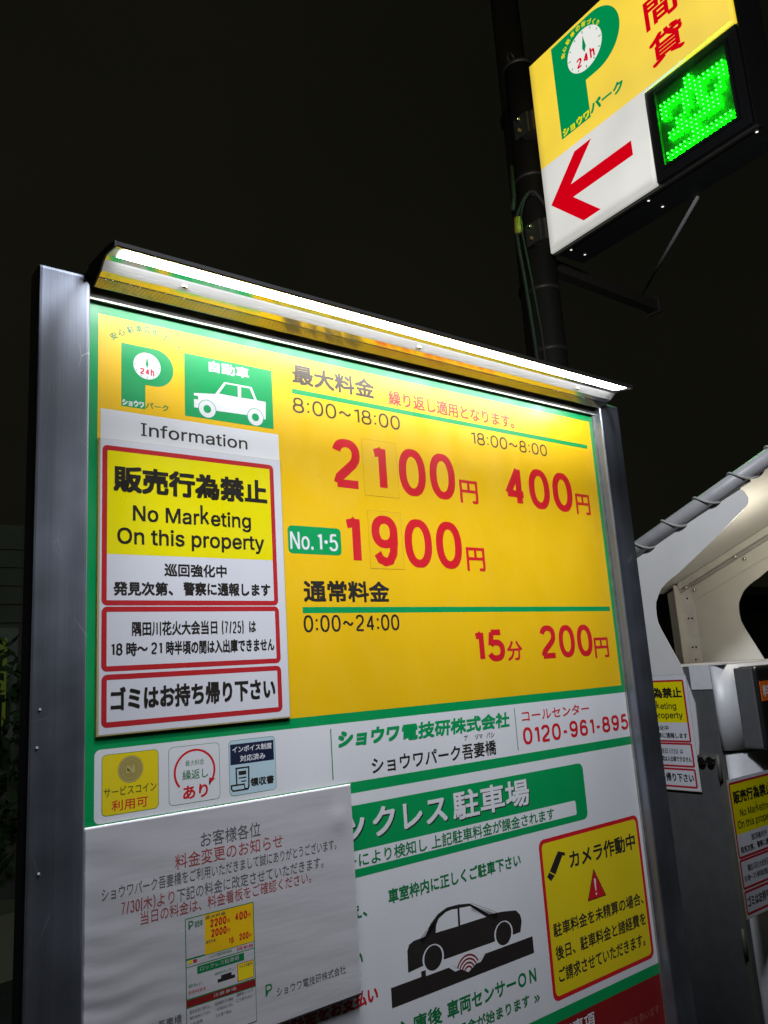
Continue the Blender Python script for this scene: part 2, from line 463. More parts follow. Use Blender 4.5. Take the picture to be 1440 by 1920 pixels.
def text(s, x0, x1, z0, z1, mat, parent, lay=6, bold=0.0, name='lettering', rot=0.0, slant=0.0, shadow=None):
    """text fitted to the box x0..x1, z0..z1 (metres); bold = stroke gain in metres"""
    if s not in _cache: _cache[s] = glyphs(s)
    vs, fs = _cache[s]
    ax = min(v[0] for v in vs); bx = max(v[0] for v in vs); az = min(v[1] for v in vs); bz = max(v[1] for v in vs)
    X0, X1, Z0, Z1 = x0 + bold, x1 - bold, z0 + bold, z1 - bold
    sx = (X1 - X0) / (bx - ax); sz = (Z1 - Z0) / (bz - az)
    cx, cz = (x0 + x1) / 2, (z0 + z1) / 2
    V, Fc = [], []
    offs = [(0, 0)]
    if bold: offs = [(-1, -1), (1, -1), (1, 1), (-1, 1), (0, 1.0), (0, -1.0), (1.0, 0), (-1.0, 0)]
    for j, (ox, oz) in enumerate(offs):
        b0 = len(V); y = -lay * L0 - j * 0.000003
        for v in vs:
            x = X0 + (v[0] - ax) * sx + ox * bold; z = Z0 + (v[1] - az) * sz + oz * bold
            x += (z - cz) * slant
            if rot:
                dx, dz = x - cx, z - cz; c, q = math.cos(rot), math.sin(rot)
                x, z = cx + dx * c - dz * q, cz + dx * q + dz * c
            V.append((x, y - (v[2] if len(v) > 2 else 0), z))
        Fc += [tuple(b0 + i for i in f) for f in fs]
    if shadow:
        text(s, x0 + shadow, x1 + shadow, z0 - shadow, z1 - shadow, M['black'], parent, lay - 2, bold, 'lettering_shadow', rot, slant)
    return mesh(name, V, Fc, parent, mat)

def p_logo(ox, oz, w, h, parent, mg, mw, mr, lay, S=1.0):
    """the P emblem with a clock face; stem foot at (ox, oz)"""
    r = 0.305 * h; st = 0.45 * w
    out = [(0, 0), (st, 0), (st, h - 2 * r)]
    out += [(w - r + r * math.cos(math.radians(a)), h - r + r * math.sin(math.radians(a))) for a in range(-90, 91, 9)]
    out += [(0, h)]
    poly('emblem_letter', [(ox + a, oz + b) for a, b in out], lay, parent, mg)
    cx, cz, cr = ox + 0.485 * w, oz + 0.70 * h, 0.262 * w
    poly('emblem_clock', circ(cx, cz, cr), lay + 2, parent, mw)
    V, Fc = [], []
    for k in range(12):
        t = k * PI / 6; L = 0.10 if k % 3 else 0.14
        d = (math.sin(t), math.cos(t)); nrm = (d[1], -d[0]); ww = 0.012 * cr * 2
        a, b2 = cr * 0.95, cr * (0.95 - L)
        q = [(cx + d[0] * a + nrm[0] * ww, cz + d[1] * a + nrm[1] * ww), (cx + d[0] * a - nrm[0] * ww, cz + d[1] * a - nrm[1] * ww),
             (cx + d[0] * b2 - nrm[0] * ww, cz + d[1] * b2 - nrm[1] * ww), (cx + d[0] * b2 + nrm[0] * ww, cz + d[1] * b2 + nrm[1] * ww)]
        i = len(V); V += [(p[0], -(lay + 3) * L0, p[1]) for p in q]; Fc.append((i, i + 1, i + 2, i + 3))
    q = [(cx, cz - 0.15 * cr), (cx + 0.11 * cr, cz + 0.12 * cr), (cx, cz + 0.72 * cr), (cx - 0.11 * cr, cz + 0.12 * cr)]
    i = len(V); V += [(p[0], -(lay + 3) * L0, p[1]) for p in q]; Fc.append((i, i + 1, i + 2, i + 3))
    mesh('clock_hands', V, Fc, parent, mg)['kind'] = 'stuff'
    digits('24', cx - 0.52 * cr, cx + 0.18 * cr, cz - 0.68 * cr, cz - 0.20 * cr, mr, parent, 0.10 * cr, lay + 4)
    text('h', cx + 0.26 * cr, cx + 0.52 * cr, cz - 0.68 * cr, cz - 0.18 * cr, mr, parent, lay + 4, bold=0.022 * cr)

# ------------------------------------------------------------------ the setting
g = mesh('ground', [(-150, -150, 0), (150, -150, 0), (150, 150, 0), (-150, 150, 0)], [(0, 1, 2, 3)], None, M['asphalt'])
g['kind'] = 'structure'

bR = empty('building', (13.3, 9.5, 0), 0, 'low dark building far behind the payment machine', 'building')
box('wall', 0, 16, 0, 2.5, 0, 3.0, bR, M['wall'])
box('ledge', -0.3, 16.2, -0.9, 0, 2.75, 2.95, bR, M['wall2'])
for i in range(6):
    for k in range(1):
        x = 1.2 + i * 2.4; z = 1.1 + k * 2.7
        wdw = box('window', x, x + 1.3, -0.04, 0.02, z, z + 1.3, bR, M['frame'])
        box('pane', x + .08, x + 1.22, -0.05, -0.042, z + .08, z + 1.22, wdw, M['glassd'])

bL = empty('building', (-1.0, 5.2, 0), 0, 'low dark building left behind the fee board with a dim green window', 'building')
box('wall', -9, 2.35, 0, 6, 0, 2.72, bL, M['wall'])
for k in range(5):
    box('siding_board', -9, 2.34, -0.03, 0, 2.02 + k * 0.13, 2.13 + k * 0.13, bL, M['wall'])
wf = box('window', 0.9, 2.12, -0.06, -0.002, 1.22, 1.98, bL, M['frame'])
box('pane', 0.98, 2.05, -0.066, -0.062, 1.29, 1.91, wf, M['window_lit'])
box('downpipe', 2.16, 2.24, -0.12, -0.04, 0, 2.72, bL, M['polemat'])
pl = empty('potted_shrub', (0.95, 4.4, 0), 0, 'dark shrub standing in front of the dim green window', 'shrub')
bm = bmesh.new()
for i in range(420):
    a, r = random.uniform(0, 2 * PI), random.uniform(0, 0.30) ** 0.8
    z = random.uniform(0.5, 1.86); rr = r * (1.0 - 0.45 * abs(z - 1.3) / 0.6)
    c = Vector((rr * math.cos(a) - 0.12, rr * math.sin(a), z)); s = random.uniform(.03, .06)
    d = Vector((random.uniform(-1, 1), random.uniform(-1, 1), random.uniform(-1, 1))).normalized(); e = d.orthogonal().normalized()
    bm.faces.new([bm.verts.new(c + d * s), bm.verts.new(c + e * s * .5), bm.verts.new(c - d * s), bm.verts.new(c - e * s * .5)])
o = bm_obj('foliage', bm, pl, paint('shrub_leaf', (0.03, 0.05, 0.02), 0.6)); o['kind'] = 'stuff'
tube('stem', [(-.1, 0, 0.3), (-.1, 0, 1.5)], 0.02, pl, M['polemat'])
extrude_outline('pot', circ(-.1, 0, 0.2, 16), 'Z', 0, 0.34, pl, M['wall2'])

up = empty('utility_pole', (5.72, 4.0, 0), 0, 'thick faint utility pole rising behind the sign pole', 'pole')
tube('shaft', [(0, 0, 0), (0, 0, 13)], 0.19, up, paint('concrete_pole', (0.10, 0.085, 0.045), 0.9), 20, taper=0.13)
for z in (5.2, 7.2):
    tube('band', [(0, 0, z), (0, 0, z + .06)], 0.185, up, M['bracket'], 20)

# ------------------------------------------------------------------ the fee board
FB = empty('parking_fee_board', (0, 0, 0), 0, 'large yellow and green parking fee board in an aluminium frame under a lit hood', 'fee board')
box('back_panel', -0.004, 0.905, 0.0, 0.030, 0.45, 1.9285, FB, M['green'])
post = lambda x0, x1: box('post', x0, x1, -0.018, 0.014, 0.0, 1.950, FB, M['alu'], bevel=0.004, seg=3)
post(-0.060, -0.0055); post(0.888, 0.9425)
for x in (-0.060, 0.888): box('base_plate', x - .04, x + .095, -.06, .12, 0.0, 0.012, FB, M['satin'])
box('top_rail', -0.0055, 0.888, -0.005, 0.06, 1.929, 1.9445, FB, M['raild'], bevel=0.0008)
box('rail_lip', -0.0055, 0.888, -0.0065, -0.005, 1.9288, 1.9312, FB, M['satin'], bevel=0.0005)
box('bottom_rail', -0.0055, 0.888, -0.016, 0.06, 0.40, 0.45, FB, M['alurail'], bevel=0.002)
box('channel_lip', 0.8835, 0.888, -0.004, 0.0, 0.45, 1.929, FB, M['alurail'])
bm = bmesh.new()
for (x, z) in ((-0.052, 1.452), (-0.050, 1.487), (-0.048, 1.34)):
    bm_box(bm, x, x + .0022, -0.0184, -0.018, z, z + .0018)
bm_obj('scuff_mark', bm, FB, M['lwhite'])

S = FB
face = rect('printed_face', 0.0, 0.895, 0.45, 1.9285, 1, FB, M['green'])
P = face
def T(s, x0, x1, z0, z1, m, bold=0.0, lay=6, **k):
    bold *= 0.72
    return text(s, x0 / 1000, x1 / 1000, z0 / 1000, z1 / 1000, M[m], P, lay, bold / 1000, **k)
def D(s, x0, x1, z0, z1, m, t, lay=6, gap=0.2):
    return digits(s, x0 / 1000, x1 / 1000, z0 / 1000, z1 / 1000, M[m], P, t / 1000, lay, gap)
# fields
rect('yellow_field', 0.0088, 0.8765, 1.4553, 1.9165, 2, P, M['yellow'])
rrect('white_field', 0.0084, 0.888, 1.3725, 1.4435, 0.006, 2, P, M['white'])
rect('white_field', 0.0084, 0.888, 1.0285, 1.3595, 2, P, M['white'])
rect('red_field', 0.0, 0.895, 0.52, 1.0135, 2, P, M['dred'])
rect('header_rule', 0.2583, 0.8625, 1.8645, 1.8712, 4, P, M['green'])
rect('header_rule', 0.2598, 0.8708, 1.5792, 1.5868, 4, P, M['green'])
# tagline over the emblem, letter by letter along an arc
tag_pts = [(26.0, 1893.1), (34.6, 1899.3), (45.3, 1905.2), (55.1, 1908.2), (65.0, 1909.2), (74.9, 1908.0), (84.6, 1904.6), (94.3, 1899.3), (103.3, 1893.5)]
for i, (ch, (x, z)) in enumerate(zip('安心駐車の街づくり', tag_pts)):
    a, b = tag_pts[max(0, i - 1)], tag_pts[min(8, i + 1)]
    h = 4.1 if ch not in 'くり' else 3.4
    text(ch, (x - h * (0.55 if ch in 'くり' else 1)) / 1000, (x + h * (0.55 if ch in 'くり' else 1)) / 1000, (z - h) / 1000, (z + h) / 1000, M['pgreen'], P, 6, 0.00022, rot=math.atan2(b[1] - a[1], b[0] - a[0]))
ep = rect('emblem_panel', 0.0340, 0.0342, 1.8114, 1.8116, 3, P, M['green'])
p_logo(0.0347, 1.8114, 0.0617, 0.0756, P, M['green'], M['white'], M['red'], 4)
T('ショウワ', 35.9, 60.8, 1812.6, 1820.3, 'white', 0.45, 9)
T('パーク', 62.8, 89.9, 1812.8, 1820.6, 'pgreen', 0.25)
# car box
rect('car_box', 0.1101, 0.2288, 1.8114, 1.8900, 4, P, M['green'])
T('自動車', 141.6, 196.0, 1872.5, 1886.9, 'white', 0.7)
mmp = lambda pts: [(a / 1000, b / 1000) for a, b in pts]
poly('car_pictogram', mmp([(121.6, 1823.5), (121.6, 1834.0), (127, 1834.0), (127, 1838.5), (121.6, 1838.5), (121.6, 1841.5), (149.2, 1844.8), (161.7, 1862.4), (199.3, 1862.6), (206.2, 1846.1), (218.5, 1846.1), (217.8, 1822.6), (214.9, 1822.6), (191.0, 1824.5), (150.3, 1823.7)]), 6, P, M['white'])
poly('car_window', mmp([(154.2, 1846.2), (163.7, 1860.4), (179.9, 1860.6), (179.8, 1845.9)]), 8, P, M['green'])
poly('car_window', mmp([(184.2, 1846.0), (184.4, 1860.2), (196.6, 1860.2), (202.6, 1846.4)]), 8, P, M['green'])
for cx, cz in ((138.5, 1824.0), (203.3, 1823.4)):
    poly('car_wheel_arch', circ(cx / 1000, cz / 1000, 0.0116), 8, P, M['green'])
    poly('car_wheel', circ(cx / 1000, cz / 1000, 0.0108), 9, P, M['white'])
    poly('car_hub', circ(cx / 1000, cz / 1000, 0.0050), 10, P, M['green'])
# information panel
rect('white_field', 0.0121, 0.2352, 1.762, 1.8052, 4, P, M['white'])
T('nformation', 66.5, 190.8, 1779.6, 1795.2, 'black', 0.35)
for a in ((57.0, 63.8, 1779.6, 1781.2), (57.0, 63.8, 1793.2, 1794.8), (59.2, 61.6, 1779.6, 1794.8)):
    rect('lettering', a[0] / 1000, a[1] / 1000, a[2] / 1000, a[3] / 1000, 6 + (a[0] == 59.2), P, M['black'])
# prices
T('最大料金', 259.6, 393.8, 1878.6, 1906.5, 'ink', 1.2)
D('8:00~18:00', 258.3, 436.7, 1838.6, 1860.2, 'ink', 3.05)
T('繰り返し適用となります。', 419.3, 678.0, 1875.0, 1897.6, 'red', 0.6)
D('18:00~8:00', 576.7, 752.2, 1837.0, 1857.6, 'ink', 2.95)
for s, x0, x1, z0, z1, bo in (('2', 315.5, 363.2, 1743.9, 1814.0, 1.2), ('00', 428.6, 535.8, 1742.6, 1814.2, 1.2), ('円', 543.6, 580.8, 1741.6, 1777.3, 1.5),
        ('400', 640.4, 805.7, 1744.0, 1813.3, 1.2), ('円', 812.9, 850.2, 1743.5, 1779.5, 1.5),
        ('1', 326.7, 354.9, 1641.2, 1710.2, 1.6), ('00', 429.9, 537.8, 1640.2, 1711.5, 1.2), ('円', 545.5, 583.0, 1639.2, 1674.6, 1.5),
        ('15', 544.9, 608.7, 1506.6, 1554.0, 1.2), ('分', 612.3, 644.8, 1506.5, 1535.4, 1.2), ('200', 686.3, 813.7, 1505.6, 1558.2, 1.2), ('円', 817.2, 854.4, 1502.6, 1535.6, 1.4)):
    (D(s, x0, x1, z0, z1, 'red', 13.4 if z1 - z0 > 60 else 10.0, 6, 0.16) if s.isdigit() else T(s, x0, x1, z0, z1, 'red', bo * .7))
for (x0, x1, z0, z1), (s, a, b, c, d) in (((0.3660, 0.4262, 1.7378, 1.8180), ('1', 379.6, 406.6, 1744.1, 1813.6)), ((0.3684, 0.4262, 1.6377, 1.7176), ('9', 372.5, 419.2, 1640.4, 1712.4))):
    st = box('price_sticker', x0, x1, -0.000108, -0.00005, z0, z1, FB, M['stickedge'])
    rect('sticker_face', x0 + .0004, x1 - .0004, z0 + .0004, z1 - .0004, 9.6, st, M['sticker'])
    digits(s, a / 1000, b / 1000, c / 1000, d / 1000, M['red'], st, 0.0134, 11)
rrect('number_plate', 0.2430, 0.3230, 1.6532, 1.6888, 0.006, 4, P, M['green'])
T('No.', 246.2, 280.2, 1658.6, 1681.0, 'white', 0.5)
D('1', 285.6, 293.4, 1658.4, 1681.2, 'white', 3.4)
poly('lettering', circ(0.2995, 1.6700, 0.0026, 12), 6, P, M['white'])
D('5', 304.2, 318.1, 1658.4, 1681.2, 'white', 3.4)
T('通常料金', 262.5, 396.9, 1592.9, 1620.6, 'black', 1.2)
D('0:00~24:00', 260.3, 410.7, 1555.4, 1577.0, 'black', 3.05)
# operator strip
rect('divider', 0.2915, 0.2929, 1.3786, 1.4384, 4, P, M['pgreen'])
rect('divider', 0.6150, 0.6164, 1.3782, 1.4379, 4, P, M['pgreen'])
T('ショウワ', 302.5, 398.0, 1414.4, 1434.6, 'green', 1.7, slant=0.18)
T('電技研株式会社', 402.5, 603.5, 1412.6, 1434.0, 'green', 1.2, slant=0.12)
T('ショウワパーク吾妻橋', 350.9, 571.2, 1377.7, 1398.0, 'black', 0.5)
T('ア', 511.6, 518.0, 1402.3, 1408.7, 'black', 0.15)
T('ヅマ', 531.7, 546.8, 1401.9, 1409.0, 'black', 0.15)
T('バシ', 553.8, 570.2, 1401.7, 1409.0, 'black', 0.15)
T('コールセンター', 629.7, 785.6, 1417.4, 1433.0, 'red', 0.35)
D('0120-961-895', 628.4, 882.6, 1384.0, 1409.4, 'red', 4.8)
# three service icons
rrect('icon_frame', 0.0157, 0.0748, 1.3788, 1.4380, 0.005, 4, P, M['pgreen'])
rrect('icon_face', 0.0162, 0.0743, 1.3793, 1.4375, 0.0046, 5, P, M['camyel'])
poly('coin', circ(0.0451, 1.4212, 0.0134), 6, P, M['gold'])
ring('coin_rim', circ(0.0451, 1.4212, 0.0128, 32), circ(0.0451, 1.4212, 0.0119, 32), 7, P, M['lgold'])
ring('coin_rim', circ(0.0451, 1.4212, 0.0094, 32), circ(0.0451, 1.4212, 0.0090, 32), 7, P, M['lgold'])
poly('coin_mark', mmp([(40.5, 1417.5), (40.5, 1425), (43.2, 1425), (47.0, 1420.5), (47.0, 1425), (49.6, 1425), (49.6, 1417.5), (47.0, 1417.5), (43.2, 1422), (43.2, 1417.5)]), 7, P, M['lgold'])
poly('coin_mark', mmp([(41.5, 1423.5), (45.0, 1419.5), (41.5, 1419.5)]), 8, P, M['olive'])
T('サービスコイン', 17.9, 72.4, 1396.8, 1405.7, 'olive', 0.1)
T('利用可', 25.6, 63.1, 1382.4, 1392.8, 'red', 0.15)
rrect('icon_frame', 0.0857, 0.1444, 1.3786, 1.4379, 0.005, 4, P, M['pgreen'])
rrect('icon_face', 0.0862, 0.1439, 1.3791, 1.4374, 0.0046, 5, P, M['white'])
ro = circ(0.1152, 1.4105, 0.0240, 40, 0.0232, -30, 220); ri = circ(0.1152, 1.4105, 0.0216, 40, 0.0209, -30, 220)
V = [(p[0], -6 * L0, p[1]) for p in ro + ri]; n = len(ro)
mesh('loop_arrow', V, [(i, i + 1, n + i + 1, n + i) for i in range(n - 1)], P, M['red'])
poly('loop_arrow_head', mmp([(138.8, 1400.6), (131.6, 1401.8), (133.2, 1395.0), (130.4, 1393.4), (136.6, 1391.6)][:3] + [(131.2, 1394.2)]), 7, P, M['red'])
T('最大料金', 104.6, 126.0, 1416.6, 1422.6, 'pgreen')
T('繰返し', 101.0, 130.4, 1402.6, 1412.6, 'pgreen', 0.1)
T('あり', 101.4, 130.0, 1382.8, 1396.6, 'red', 0.6)
rrect('icon_frame', 0.1555, 0.2146, 1.3786, 1.4379, 0.005, 4, P, M['pgreen'])
rrect('icon_face', 0.1560, 0.2141, 1.3791, 1.4374, 0.0046, 5, P, M['lblue'])
rect('icon_band', 0.1574, 0.2124, 1.4115, 1.4335, 6, P, M['navy'])
T('インボイス制度', 159.9, 210.1, 1424.2, 1431.0, 'white', 0.2, 8)
T('対応済み', 169.2, 201.2, 1413.8, 1420.9, 'white', 0.2, 8)
T('領収書', 181.4, 211.4, 1385.9, 1395.0, 'black', 0.45, 8)
poly('receipt_icon', mmp([(163.2, 1408.2), (180.6, 1408.2), (180.2, 1386.5), (178.5, 1383.0), (159.5, 1383.0), (157.0, 1386.0), (157.0, 1390.5), (163.6, 1390.5)]), 6, P, M['black'])
poly('receipt_icon', mmp([(165.0, 1406.4), (178.8, 1406.4), (178.4, 1387.5), (177.2, 1385.0), (174.6, 1386.0), (174.4, 1390.4), (165.3, 1390.4)]), 7, P, M['lblue'])
poly('receipt_icon', mmp([(158.8, 1388.7), (158.9, 1386.3), (160.2, 1384.8), (173.6, 1384.8), (173.0, 1388.7)]), 7, P, M['lblue'])
for a, b, c, d in ((167.0, 176.5, 1399.8, 1404.0), (167.0, 176.5, 1396.0, 1397.4), (170.0, 176.3, 1392.2, 1393.6)):
    rect('receipt_icon', a / 1000, b / 1000, c / 1000, d / 1000, 8, P, M['black'])
# how-to-park section
rrect('banner', 0.0300, 0.7545, 1.2635, 1.3452, 0.010, 4, P, M['green'])
rrect('banner_strip', 0.0600, 0.7290, 1.2728, 1.2932, 0.003, 5, P, M['white'])
for s, a, b, c, d in (('ロ', 258, 288, 1305.5, 1335), ('ッ', 300.5, 335.0, 1304.2, 1331.4), ('クレス', 347.4, 470.1, 1304.4, 1338.4), ('駐車場', 480.5, 629.6, 1302.0, 1338.7)):
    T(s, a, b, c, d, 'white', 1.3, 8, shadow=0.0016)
T('センサーにより検知し 上記駐車料金が課金されます', 248.0, 678.7, 1274.2, 1290.6, 'pgreen', 0.35, 8)
T('車室枠内に正しくご駐車下さい', 364.2, 599.3, 1224.4, 1241.4, 'pgreen', 0.6)
T('え、', 308.2, 331.3, 1218.8, 1233.2, 'pgreen', 0.6)
T('い', 306.9, 321.6, 1168.5, 1181.6, 'pgreen', 0.6)
T('駐車料金をお支払い', 186.9, 340.3, 1124.2, 1141.8, 'red', 0.8)
T('入庫後', 365.2, 436.3, 1073.4, 1093.5, 'pgreen', 0.6)
T('車両センサーＯＮ', 444.8, 608.7, 1073.5, 1093.7, 'pgreen', 0.7)
T('後、課金が始まります', 425.0, 591.6, 1049.0, 1063.9, 'pgreen', 0.45)
T('»', 600.5, 611.7, 1049.6, 1057.6, 'pgreen', 0.3)
carp = [(387.3, 1142.2), (388.2, 1166.0), (391.5, 1172.5), (399, 1175.0), (418.5, 1175.6), (427.4, 1187.9), (441.4, 1196.6), (456.5, 1200.8), (476.7, 1200.2), (497.2, 1197.2), (530.5, 1176.6), (555, 1174.6), (580.9, 1170.6), (588.5, 1163.4), (590.4, 1155.0), (586.1, 1142.2), (572.2, 1141.9)]
carp += [(554 + 17.6 * math.cos(math.radians(a)), 1147.7 + 15.6 * math.sin(math.radians(a))) for a in range(-18, 200, 12)]
carp += [(536.8, 1142.0), (446.2, 1142.4)]
carp += [(428.6 + 17.6 * math.cos(math.radians(a)), 1148.7 + 15.6 * math.sin(math.radians(a))) for a in range(-18, 200, 12)]
poly('car_diagram', mmp(carp), 5, P, M['black'])
poly('car_diagram_window', mmp([(435.3, 1175.8), (437.0, 1184.5), (441.7, 1190.8), (454.6, 1195.9), (465, 1196.6), (474.8, 1195.6), (473.9, 1174.9)]), 6, P, M['white'])
poly('car_diagram_window', mmp([(477.4, 1175.2), (478.4, 1195.5), (497.0, 1193.9), (524.5, 1174.8)]), 6, P, M['white'])
for a, b in (((411, 1176.2), (435.7, 1192.6)), ((499, 1197.4), (539.6, 1178.6)), ((539.6, 1178.6), (545, 1175.2))):
    tube('car_diagram_line', [(a[0] / 1000, -0.0007, a[1] / 1000), (b[0] / 1000, -0.0007, b[1] / 1000)], 0.0003, P, M['black'], 4)
for cx, cz in ((428.6, 1148.7), (554.0, 1147.7)): poly('car_diagram_wheel', circ(cx / 1000, cz / 1000, 0.0149, 32, 0.0141), 6, P, M['black'])
poly('road_diagram', mmp([(360.0, 1132.4), (407.4, 1132.3), (407.6, 1138.2), (415.1, 1138.0), (414.8, 1131.3), (452.9, 1131.2), (463, 1124), (508, 1124), (517.6, 1131.6), (608.6, 1131.4), (608.9, 1110.2), (359.8, 1110.5)]), 5, P, M['black'])
poly('sensor_glow', [(0.4855 + a, 1.1176 + b) for a, b in [(0, 0), (0.0327, 0.0148), (0.0220, 0.0205), (0, 0.0235), (-0.0220, 0.0205), (-0.0285, 0.0150)]], 6, P, M['white'])
for k, r in enumerate((0.007, 0.0115, 0.016, 0.0205)):
    a = circ(0.4855, 1.1172, r + .0011, 20, None, 28, 152); b = circ(0.4855, 1.1172, r - .0011, 20, None, 28, 152); n = len(a)
    mesh('sensor_wave', [(p[0], -(7 + k * .2) * L0, p[1]) for p in a + b], [(i, i + 1, n + i + 1, n + i) for i in range(n - 1)], P, M['dred'])
# camera warning
rrect('warning_frame', 0.6385, 0.8764, 1.0390, 1.2506, 0.011, 4, P, M['red'])
rrect('warning_field', 0.6445, 0.8704, 1.0445, 1.2448, 0.007, 5, P, M['camyel'])
T('カメラ作動中', 701.7, 862.3, 1200.6, 1225.4, 'black', 0.9)
poly('camera_icon', mmp([(674.6, 1225.9), (678.5, 1229.6), (693.4, 1225.0), (692.6, 1221.2), (687.0, 1222.2), (668.0, 1199.6), (656.6, 1206.0)]), 6, P, M['black'])
poly('camera_icon', mmp([(655.2, 1205.0), (666.6, 1198.4), (657.4, 1192.6), (650.0, 1199.8)]), 6, P, M['black'])
poly('warning_triangle', mmp([(753.6, 1191.5), (776.3, 1149.4), (732.5, 1149.6)]), 6, P, M['black'])
poly('warning_triangle', mmp([(753.7, 1188.5), (774.0, 1150.6), (734.8, 1150.8)]), 7, P, M['red'])
poly('warning_mark', mmp([(751.6, 1176.5), (753.8, 1178), (756.0, 1176.5), (755.0, 1160.6), (752.8, 1160.6)]), 8, P, M['white'])
poly('warning_mark', circ(0.7539, 1.1563, 0.0018, 12), 8, P, M['white'])
T('駐車料金を未精算の場合、', 651.9, 865.7, 1118.6, 1137.2, 'black', 0.5)
T('後日、駐車料金と諸経費を', 652.2, 865.7, 1088.6, 1107.4, 'black', 0.5)
T('ご請求させていただきます。', 654.0, 858.0, 1059.8, 1078.9, 'black', 0.5)
T('注意事項', 623.3, 720.4, 985.9, 1006.9, 'white', 0.5)
T('責任を負います', 781.1, 873.0, 961.0, 973.3, 'pink', 0.1)

# ------------------------------------------------------------------ lit hood on top of the board (a part of it)
X0h, X1h = -0.001, 0.8905
def strip(name, prof, mat, parent=FB, x0=X0h, x1=X1h, smooth=False):
    V = [(x0, y, z) for y, z in prof] + [(x1, y, z) for y, z in prof]; n = len(prof)
    o = mesh(name, V, [(i, i + 1, n + i + 1, n + i) for i in range(n - 1)], parent, mat)
    if smooth:
        for p in o.data.polygons: p.use_smooth = True
    return o
# closed extruded body
body = [(-0.010, 1.9446), (-0.014, 1.9450), (-0.029, 1.9470), (-0.041, 1.9500), (-0.0505, 1.9580), (-0.058, 1.9600), (-0.084, 1.9560), (-0.086, 1.9545), (-0.0865, 1.9590), (-0.060, 1.9655), (0.055, 1.9740), (0.055, 1.9446)]
extrude_outline('hood', body, 'X', X0h, X1h, FB, M['hoodtop'])
ribs = [(-0.0095, 1.9425), (-0.0125, 1.9400)]
y = -0.0165
ribs.append((y, 1.9388))
for k in range(8):
    ribs += [(y - 0.0006, 1.9391 + k * .00064), (y - 0.0011, 1.9396 + k * .00064), (y - 0.0016, 1.9389 + (k + 1) * .00064)]
    y -= 0.0017
ribs.append((-0.0300, 1.9446))
strip('ribbed_strip', ribs, M['mirror'])
strip('reflector_strip', [(-0.0300, 1.9448), (-0.0400, 1.9472)], M['mirror'])
strip('screw_channel', [(-0.0400, 1.9472), (-0.0433, 1.9498), (-0.0436, 1.9504), (-0.0440, 1.9502), (-0.0484, 1.9538), (-0.0487, 1.9543), (-0.0490, 1.9540), (-0.0505, 1.9556)], M['satin'])
strip('reflector_strip', [(-0.0505, 1.9557), (-0.0578, 1.9577)], M['mirror'])
strip('lamp_lens', [(-0.0580, 1.9574), (-0.0700, 1.9545), (-0.0832, 1.9535)], M['lens'], x0=X0h + .010, x1=X1h - .012)
for (a, b) in ((X0h, X0h + .010), (X1h - .012, X1h)): strip('lens_holder', [(-0.0578, 1.9577), (-0.0832, 1.9538)], M['satin'], x0=a, x1=b)
strip('hood_lip', [(-0.0832, 1.9540), (-0.0836, 1.9532), (-0.0856, 1.9532), (-0.0864, 1.9545)], M['screw'])
for xs in (0.092, 0.445, 0.795):
    bm = bmesh.new(); bmesh.ops.create_uvsphere(bm, u_segments=14, v_segments=8, radius=0.0042)
    for v in bm.verts: v.co = Vector((v.co.x + xs, v.co.y * .6 - 0.0450, v.co.z * .8 + 1.9510))
    bm_obj('screw', bm, FB, M['screw'], smooth=True)
end_out = [(-0.012, 1.9440), (-0.0125, 1.9415), (-0.0165, 1.9396), (-0.0300, 1.9440), (-0.0400, 1.9466), (-0.0505, 1.9550), (-0.0578, 1.9570), (-0.0832, 1.9530), (-0.0862, 1.9530), (-0.0868, 1.9594), (-0.060, 1.9660), (0.0, 1.9720), (0.0, 1.9446)]
for a, b in ((X0h - .0018, X0h), (X1h, X1h + .0018)): extrude_outline('end_cap', end_out, 'X', a, b, FB, M['hoodtop'])

# the same lamp's focused downlight optics
d = bpy.data.lights.new('hood_lamp_light', 'AREA'); d.shape = 'RECTANGLE'; d.size = 0.86; d.size_y = 0.010
d.energy = 1.85; d.color = (0.90, 0.94, 1.0); d.spread = math.radians(50)
lo = bpy.data.objects.new('hood_lamp_light', d); COL.objects.link(lo); lo.location = (0.4445, -0.0740, 1.9528)
lo.rotation_euler = (0, 0, 0); lo.parent = FB

